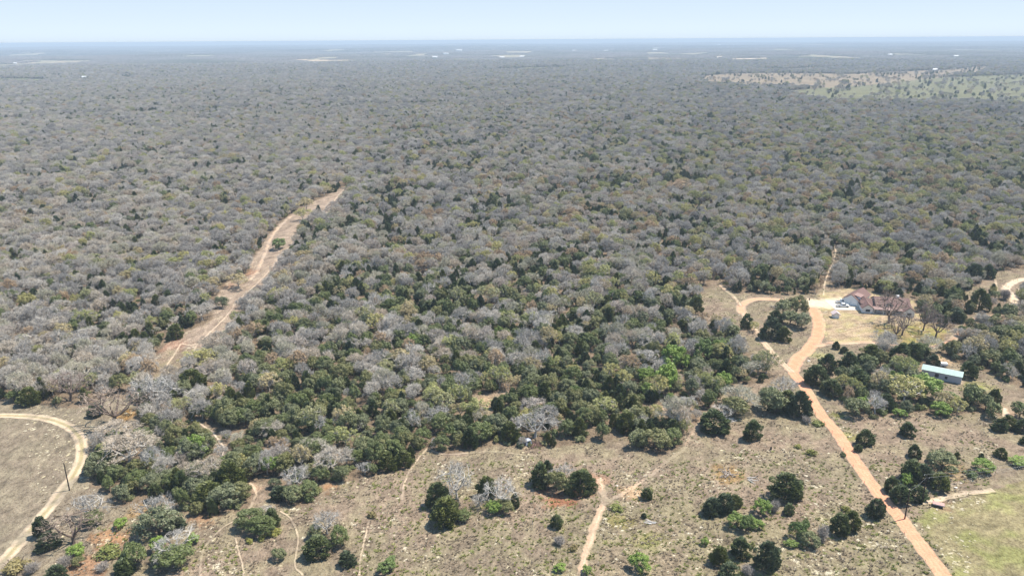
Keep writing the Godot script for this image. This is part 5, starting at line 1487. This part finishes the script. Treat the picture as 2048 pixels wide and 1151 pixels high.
# ---------------------------------------------------------------- small things
func fallen(called: String, label: String, category: String, at: Vector3, long: float, n: int, flat: float, m: Material, sd: int) -> void:
	rng.seed = sd
	var t := thing(called, label, category, at, rng.randf() * TAU)
	for i in n:
		var s := Soup.new()
		var az := rng.randf() * TAU if called == "brush_pile" else rng.randf_range(-0.5, 0.5)
		var a := Vector3(rng.randf_range(-0.5, 0.2), 0.1, rng.randf_range(-0.4, 0.4)) * long * 0.4
		a.y = 0.15 + rng.randf() * flat * 0.4
		var d := Vector3(cos(az), rng.randf_range(0.0, flat), sin(az)).normalized()
		var b := a + d * long * rng.randf_range(0.3, 0.6)
		s.tube(a, b, 0.11, 0.07, 5, shade(0.15))
		for j in 3:
			var c := a.lerp(b, rng.randf_range(0.4, 1.0))
			var e := c + (d + ball() * 0.9).normalized() * long * rng.randf_range(0.12, 0.3)
			e.y = maxf(e.y, 0.08)
			s.tube(c, e, 0.05, 0.02, 4, shade(0.15))
		obj("limb", s, m, t)

func build_small_things() -> void:
	M.silver = mat(0.6, 0.58, 0.55, 0.85)
	M.stick = mat(0.33, 0.29, 0.26, 0.9)
	fallen("fallen_branch", "pale fallen limbs behind the wide dark cedar at the corner", "branch", Vector3(73.09, 0, -225.07), 5.0, 5, 0.12, M.silver, 5)
	fallen("fallen_branch", "whitish forked limbs lying beside the meadow brush heap", "branch", Vector3(67.34, 0, -189.66), 5.0, 4, 0.15, M.silver, 6)
	fallen("fallen_branch", "fallen grey branches beside the tiny cedar in the meadow", "branch", Vector3(36.22, 0, -169.16), 4.5, 5, 0.2, M.silver, 7)
	fallen("fallen_branch", "white forked dead trunk leaning at the back of the grove", "branch", Vector3(147.87, 0, -277.29), 6.5, 2, 0.9, M.silver, 8)
	fallen("fallen_branch", "whitish dead limb standing in the left thicket by the gap", "branch", Vector3(-107.09, 0, -226.81), 5.5, 2, 1.6, M.silver, 9)
	fallen("fallen_branch", "bleached limbs beside the pale trail's lower clearing", "branch", Vector3(204.90, 0, -328.66), 6.0, 4, 0.2, M.silver, 10)
	fallen("brush_pile", "dark heap of cut brush in the dry meadow", "brush", Vector3(62.35, 0, -191.82), 5.0, 14, 0.35, M.stick, 11)
	fallen("brush_pile", "grey heap of cut brush on the driveway island", "brush", Vector3(123.97, 0, -334.32), 6.0, 16, 0.35, M.stick, 12)
	fallen("brush_pile", "burnt reddish brush around the blue grey blind", "brush", Vector3(6.86, 0, -210.23), 5.5, 18, 0.25, mat(0.2, 0.12, 0.1, 0.9), 13)
	fallen("brush_pile", "pale brush heap at the wood's edge above the loop", "brush", Vector3(141.01, 0, -359.22), 5.0, 10, 0.3, M.stick, 14)
	rng.seed = 15
	var rocks := [[Vector3(123.95, 0, -184.66), 0.7, "flat pale rock beside the mown right field"], [Vector3(126.76, 0, -186.90), 0.45, "small pale rock above the flat pale rock"], [Vector3(115.74, 0, -272.88), 1.0, "white rock on the verge of the driveway near the fork"], [Vector3(106.35, 0, -231.01), 0.5, "small white rock on the green verge of the road"], [Vector3(29.31, 0, -186.76), 0.45, "small pale rock above the sandy fork"], [Vector3(-105.87, 0, -233.59), 1.0, "pinkish bare rock in the left thicket"]]
	for q in rocks:
		var s := Soup.new()
		var rad: float = q[1]
		var ring := []
		for i in 8: ring.append(Vector3(cos(i * TAU / 8) * rad * rng.randf_range(0.7, 1.1), 0, sin(i * TAU / 8) * rad * 0.6 * rng.randf_range(0.7, 1.1)))
		var top := Vector3(0.1, rad * 0.45, 0)
		for i in 8:
			var a: Vector3 = ring[i]
			var b: Vector3 = ring[(i + 1) % 8]
			var ua := a * 0.75 + Vector3(0, rad * 0.33, 0)
			var ub := b * 0.75 + Vector3(0, rad * 0.33, 0)
			s.quad(a, ua, ub, b, Color.WHITE)
			s.tri(ua, top, ub, Color.WHITE)
		var o := obj("rock", s, mat(0.62, 0.56, 0.48, 0.9))
		o.position = q[0]
		tag(o, q[2], "rock")
	for q in [[Vector3(140.94, 0, -351.46), "short dark stump at the back of the gravel yard"], [Vector3(143.07, 0, -345.42), "short dark stump out on the pale gravel yard"], [Vector3(79.10, 0, -205.98), "dark burnt stump in the dry meadow left of the road"], [Vector3(89.25, 0, -326.15), "dark stump in the bare clearing left of the loop track"]]:
		var s := Soup.new()
		s.tube(Vector3(0, -0.1, 0), Vector3(0.05, 1.0, 0), 0.34, 0.26, 8, Color.WHITE)
		s.disc(Vector3(0.05, 1.0, 0), Vector3.UP, 0.26, 0.02, 8, Color(2, 1.8, 1.6))
		var o := obj("stump", s, M.pole)
		o.position = q[0]
		tag(o, q[1], "stump")
	# a bare sapling in the meadow
	var sp := thing("bare_sapling", "thin bare sapling alone in the meadow left of the lone cedar", "tree", Vector3(4.77, 0, -167.36))
	var st := Soup.new()
	rng.seed = 16
	st.tube(Vector3(0, -0.1, 0), Vector3(0.2, 2.6, 0), 0.06, 0.03, 5, Color.WHITE)
	for i in 10:
		var y := rng.randf_range(0.8, 2.5)
		st.tube(Vector3(0.07 * y, y, 0), Vector3(0.07 * y, y, 0) + (ball() + Vector3(0, 0.6, 0)) * 0.9, 0.025, 0.01, 4, Color.WHITE)
	obj("trunk", st, M.stick, sp)

# ---------------------------------------------------------------- far country
func build_far() -> void:
	# beyond the single trees: low crowns in patches
	var top := Node3D.new()
	top.name = "far_forest"
	rng.seed = 300
	var small := []
	for v in 4:
		var s := Soup.new()
		for i in 74:
			var p := Vector3(rng.randf_range(-40, 40), 0, rng.randf_range(-40, 40))
			var tone := Color(0.34, 0.31, 0.3) if rng.randf() < 0.74 else Color(0.07, 0.09, 0.05) if rng.randf() < 0.7 else Color(0.26, 0.25, 0.13)
			var R := rng.randf_range(3.6, 6.0)
			for j in 22:
				var d := ball().normalized()
				d.y = absf(d.y)
				var q := p + Vector3(d.x * R, 2.5 + d.y * R * 1.15, d.z * R)
				var a := d.cross(ball()).normalized()
				var b := d.cross(a)
				s.tri(q + a * 1.5, q - a * 0.8 + b * 1.3, q - a * 0.8 - b * 1.3, tone * shade(0.2))
		small.append(s.mesh())
	var large := []
	for v in 4:
		var s := Soup.new()
		for i in 84:
			var p := Vector3(rng.randf_range(-60, 60), 0, rng.randf_range(-60, 60))
			var tone := Color(0.31, 0.29, 0.28) if rng.randf() < 0.62 else Color(0.08, 0.1, 0.055)
			var R := rng.randf_range(5.0, 9.0)
			for j in 6:
				var d := ball().normalized()
				d.y = absf(d.y)
				var q := p + Vector3(d.x * R, 2.0 + d.y * R, d.z * R)
				var a := d.cross(ball()).normalized()
				var b := d.cross(a)
				s.tri(q + a * 5.0, q - a * 2.6 + b * 4.4, q - a * 2.6 - b * 4.4, tone * shade(0.2))
		large.append(s.mesh())
	var tan_half := tan(deg_to_rad(38.0))
	for job in [[4600.0, 9000.0, 62.0, small, "forest_patch"], [9000.0, 21000.0, 104.0, large, "forest_patch"]]:
		var lists := [[PackedVector3Array(), PackedVector3Array(), PackedColorArray()], [PackedVector3Array(), PackedVector3Array(), PackedColorArray()], [PackedVector3Array(), PackedVector3Array(), PackedColorArray()], [PackedVector3Array(), PackedVector3Array(), PackedColorArray()]]
		var step: float = job[2]
		var z: float = -job[0] * 0.75
		while z > -job[1]:
			var half := -z * tan_half + 100.0
			var x := -half
			while x < half:
				var p := Vector2(x + rng.randf_range(-0.3, 0.3) * step, z + rng.randf_range(-0.3, 0.3) * step)
				x += step
				var r := p.length()
				if r < job[0] or r >= job[1]: continue
				if inside(field_polys, field_boxes, p): continue
				var open := na.get_noise_2d(p.x * 0.14 + 70.0, p.y * 0.06)
				if r > 4000.0 and open > 0.3: continue
				var g := na.get_noise_2d(p.x * 0.12, p.y * 0.12)
				var l: Array = lists[rng.randi() % 4]
				l[0].append(Vector3(p.x, h(p.x, p.y) - 0.5, p.y))
				l[1].append(Vector3(1.0, rng.randf_range(0.85, 1.25), (rng.randi() % 4) * PI / 2))
				l[2].append(Color(0.8, 0.78, 0.78).lerp(Color(0.5, 0.56, 0.46), clampf(0.3 + 1.6 * g + rng.randf_range(-0.2, 0.2), 0.0, 1.0)))
			z -= step
		for v in 4: scatter(job[4], job[3][v], lists[v], top, M.many_twigs, true)
	add_child(top, true)
	tag(top, "hazy blue forest reaching to the horizon in low bands", "forest", "", "stuff")
	# farm buildings and pale roofs far away
	var wall := mat(0.8, 0.79, 0.77, 0.7)
	var roof := mat(0.7, 0.7, 0.7, 0.6)
	var spots := [[Vector2(-2937.63, -4700.40), 16.0, "white far roof at the left end of the hazy plain"], [Vector2(-1486.15, -2745.83), 14.0, "small white house in the far wood below the left plain"], [Vector2(-2779.73, -6949.69), 22.0, "pale far roof among the left hazy fields"], [Vector2(-515.11, -5414.30), 34.0, "long white far roof left of the plain's middle"], [Vector2(-539.96, -6654.42), 40.0, "white far buildings nearest the plain's middle"], [Vector2(-557.16, -8614.97), 60.0, "pale far roof just under the horizon"], [Vector2(-56.78, -5289.72), 30.0, "white far barn beside the middle sand strip"], [Vector2(78.07, -5396.14), 30.0, "white far barn right of the middle sand strip"], [Vector2(703.19, -8810.25), 40.0, "pale far roof above the sand strips"], [Vector2(956.15, -7963.59), 40.0, "long pale far roof over the middle plain"], [Vector2(1358.62, -7477.04), 40.0, "white far roof right of the long pale roof"], [Vector2(3848.25, -14712.88), 60.0, "white far roof close to the horizon"], [Vector2(1553.52, -2887.51), 16.0, "white farmhouse between the tan field and the pasture"], [Vector2(2463.57, -5151.16), 26.0, "pale far roof above the tan field"], [Vector2(2571.15, -4575.42), 26.0, "pale far roof on the hazy right plain"], [Vector2(1563.96, -4280.63), 18.0, "white far shed at the right end of the sand strips"]]
	for q in spots:
		var p: Vector2 = q[0]
		var t := thing("farm_building", q[2], "building", Vector3(p.x, h(p.x, p.y), p.y), rng.randf_range(-0.4, 0.4))
		var w: float = q[1]
		gable(t, Vector3(-w / 2, 0, -w / 4), Vector3(w / 2, w * 0.22 + 4.0, w / 4), w * 0.3 + 6.0, true, wall, roof)

# ---------------------------------------------------------------- grass
func tuft(sd: int, n: int, tall: float, wide: float) -> ArrayMesh:
	rng.seed = sd
	var s := Soup.new()
	for i in n:
		var az := rng.randf() * TAU
		var o := Vector3(cos(az), 0, sin(az)) * rng.randf() * wide * 0.6
		var tip := o + Vector3(cos(az) * wide * rng.randf_range(0.1, 0.6), tall * rng.randf_range(0.5, 1.1), sin(az) * wide * rng.randf_range(0.1, 0.6))
		var w := Vector3(-sin(az), 0, cos(az)) * rng.randf_range(0.05, 0.1)
		s.tri(o - w, o + w, tip, shade(0.25))
	return s.mesh()

func build_grass() -> void:
	var dry := [tuft(401, 18, 0.26, 0.42), tuft(402, 22, 0.2, 0.5), tuft(403, 14, 0.36, 0.35)]
	var bush: Mesh = kind_mesh["S"][0][2]
	var lists := {}
	for n in ["dry", "olive", "fleck"]:
		lists[n] = []
		for i in 3: lists[n].append([PackedVector3Array(), PackedVector3Array(), PackedColorArray()])
	rng.seed = 410
	for i in 170000:
		var z := rng.randf_range(-480.0, -142.0)
		var x := -z * rng.randf_range(-0.72, 0.72)
		var p := Vector2(x, z)
		if rng.randf() > 130.0 / -z: continue
		if not inside(clear_polys, clear_boxes, p) or inside(wood_polys, wood_boxes, p): continue
		if not in_frame(Vector3(x, 0, z), 1.08): continue
		var n1 := na.get_noise_2d(x * 4.0 + 33.0, z * 4.0)
		var n2 := na.get_noise_2d(x * 14.0, z * 14.0 + 70.0)
		var mown := Geometry2D.is_point_in_polygon(p, lush) or x < z * -0.0 - 112.0 and z < -185.0 or Geometry2D.is_point_in_polygon(p, yard)
		var near_road := false
		var what := "dry"
		var s := rng.randf_range(0.6, 1.3)
		var c := Color(0.25, 0.205, 0.15).lerp(Color(0.37, 0.315, 0.235), rng.randf())
		if rng.randf() < clampf(0.03 + 0.5 * maxf(0.0, n1) + (0.13 if mown else 0.0), 0.0, 0.4) * (0.5 + 2.0 * maxf(0.0, n2)):
			what = "fleck"
			c = Color(0.55, 0.48, 0.3).lerp(Color(0.64, 0.58, 0.45), rng.randf())
			s = rng.randf_range(0.7, 1.7)
		elif mown:
			if rng.randf() < 0.8: continue
			s *= 0.5
			c = Color(0.3, 0.27, 0.16)
		elif (z > -200.0 and x > -40.0 or n1 > 0.2) and n2 < 0.05 and rng.randf() < 0.5:
			what = "olive"
			c = Color(0.25, 0.245, 0.08).lerp(Color(0.2, 0.23, 0.06), rng.randf())
			s *= 1.25
		elif n2 > 0.2: c = Color(0.25, 0.2, 0.14)
		if what == "dry" and not mown and rng.randf() > clampf(0.4 + 1.8 * n2 + 0.9 * n1, 0.04, 1.0): continue
		if on_track(p): continue
		var l: Array = lists[what][rng.randi() % 3]
		l[0].append(Vector3(x, 0.0, z))
		l[1].append(Vector3(s, s * (0.35 if what == "fleck" else 1.0), rng.randf() * TAU))
		l[2].append(c)
	var names := {"dry": ["dry_grass", "tan bunch grass covering the meadow in rough tufts"], "olive": ["green_grass", "yellow green weeds and grass in the lower meadow"], "fleck": ["pale_grass", "pale straw flecks strewn over the fields"]}
	for n in names:
		var top := Node3D.new()
		top.name = names[n][0]
		for i in 3: scatter("tuft", dry[i], lists[n][i], top, M.many_leaves)
		add_child(top, true)
		tag(top, names[n][1], "grass", "", "stuff")

var lanes: Array = []
func on_track(p: Vector2) -> bool:
	if lanes.is_empty():
		for l in [[[Vector2(99.1, -130.9), Vector2(100.9, -149.7), Vector2(101.2, -160.4), Vector2(101.6, -173.1), Vector2(101.2, -184.2), Vector2(102.4, -202.7), Vector2(103.5, -215.3), Vector2(103.4, -227.8), Vector2(104.3, -238.9), Vector2(105.7, -250.9), Vector2(105.7, -260.0), Vector2(106.5, -265.4)], 2.3], [[Vector2(105.8, -263.6), Vector2(109.8, -271.0), Vector2(113.5, -276.8), Vector2(120.2, -284.9), Vector2(129.1, -299.0), Vector2(134.9, -312.5), Vector2(138.5, -324.6), Vector2(140.2, -334.7), Vector2(139.3, -341.1)], 2.8], [[Vector2(146.1, -340.3), Vector2(140.4, -344.0), Vector2(132.6, -345.6), Vector2(124.7, -347.3), Vector2(117.9, -347.4), Vector2(112.8, -343.8), Vector2(108.1, -337.4), Vector2(106.3, -330.5), Vector2(106.1, -325.8)], 2.4], [[Vector2(106.4, -327.8), Vector2(104.9, -317.4), Vector2(104.9, -302.3), Vector2(104.3, -288.9), Vector2(104.5, -276.5), Vector2(105.0, -267.8), Vector2(105.5, -262.7)], 1.4], [[Vector2(139.2, -343.3), Vector2(142.9, -341.0), Vector2(147.3, -340.2), Vector2(153.0, -340.8), Vector2(161.9, -342.8)], 7.0], [[Vector2(-187.8, -230.0), Vector2(-173.7, -231.6), Vector2(-163.0, -230.8), Vector2(-153.9, -228.1), Vector2(-145.2, -222.9), Vector2(-138.6, -216.2), Vector2(-133.6, -208.4), Vector2(-129.8, -199.6), Vector2(-127.9, -191.4), Vector2(-126.5, -181.4), Vector2(-125.2, -167.9), Vector2(-124.2, -154.1), Vector2(-123.3, -142.0)], 1.9], [[Vector2(14.9, -144.0), Vector2(15.8, -150.0), Vector2(17.7, -157.0), Vector2(20.2, -165.1), Vector2(23.5, -175.3), Vector2(25.1, -179.5), Vector2(24.8, -184.6)], 1.0], [[Vector2(124.5, -288.5), Vector2(132.7, -291.1), Vector2(141.5, -291.5), Vector2(148.9, -291.9), Vector2(165.4, -285.2), Vector2(172.9, -287.2), Vector2(183.2, -293.5), Vector2(194.9, -306.6)], 1.5]]:
			var line := smooth_line(l[0], 4.0)
			for i in line.size() - 1: lanes.append([line[i], line[i + 1], l[1]])
	for l in lanes:
		if absf(p.x - l[0].x) > 9.0 or absf(p.y - l[0].y) > 9.0: continue
		if p.distance_to(Geometry2D.get_closest_point_to_segment(p, l[0], l[1])) < l[2]: return true
	return false
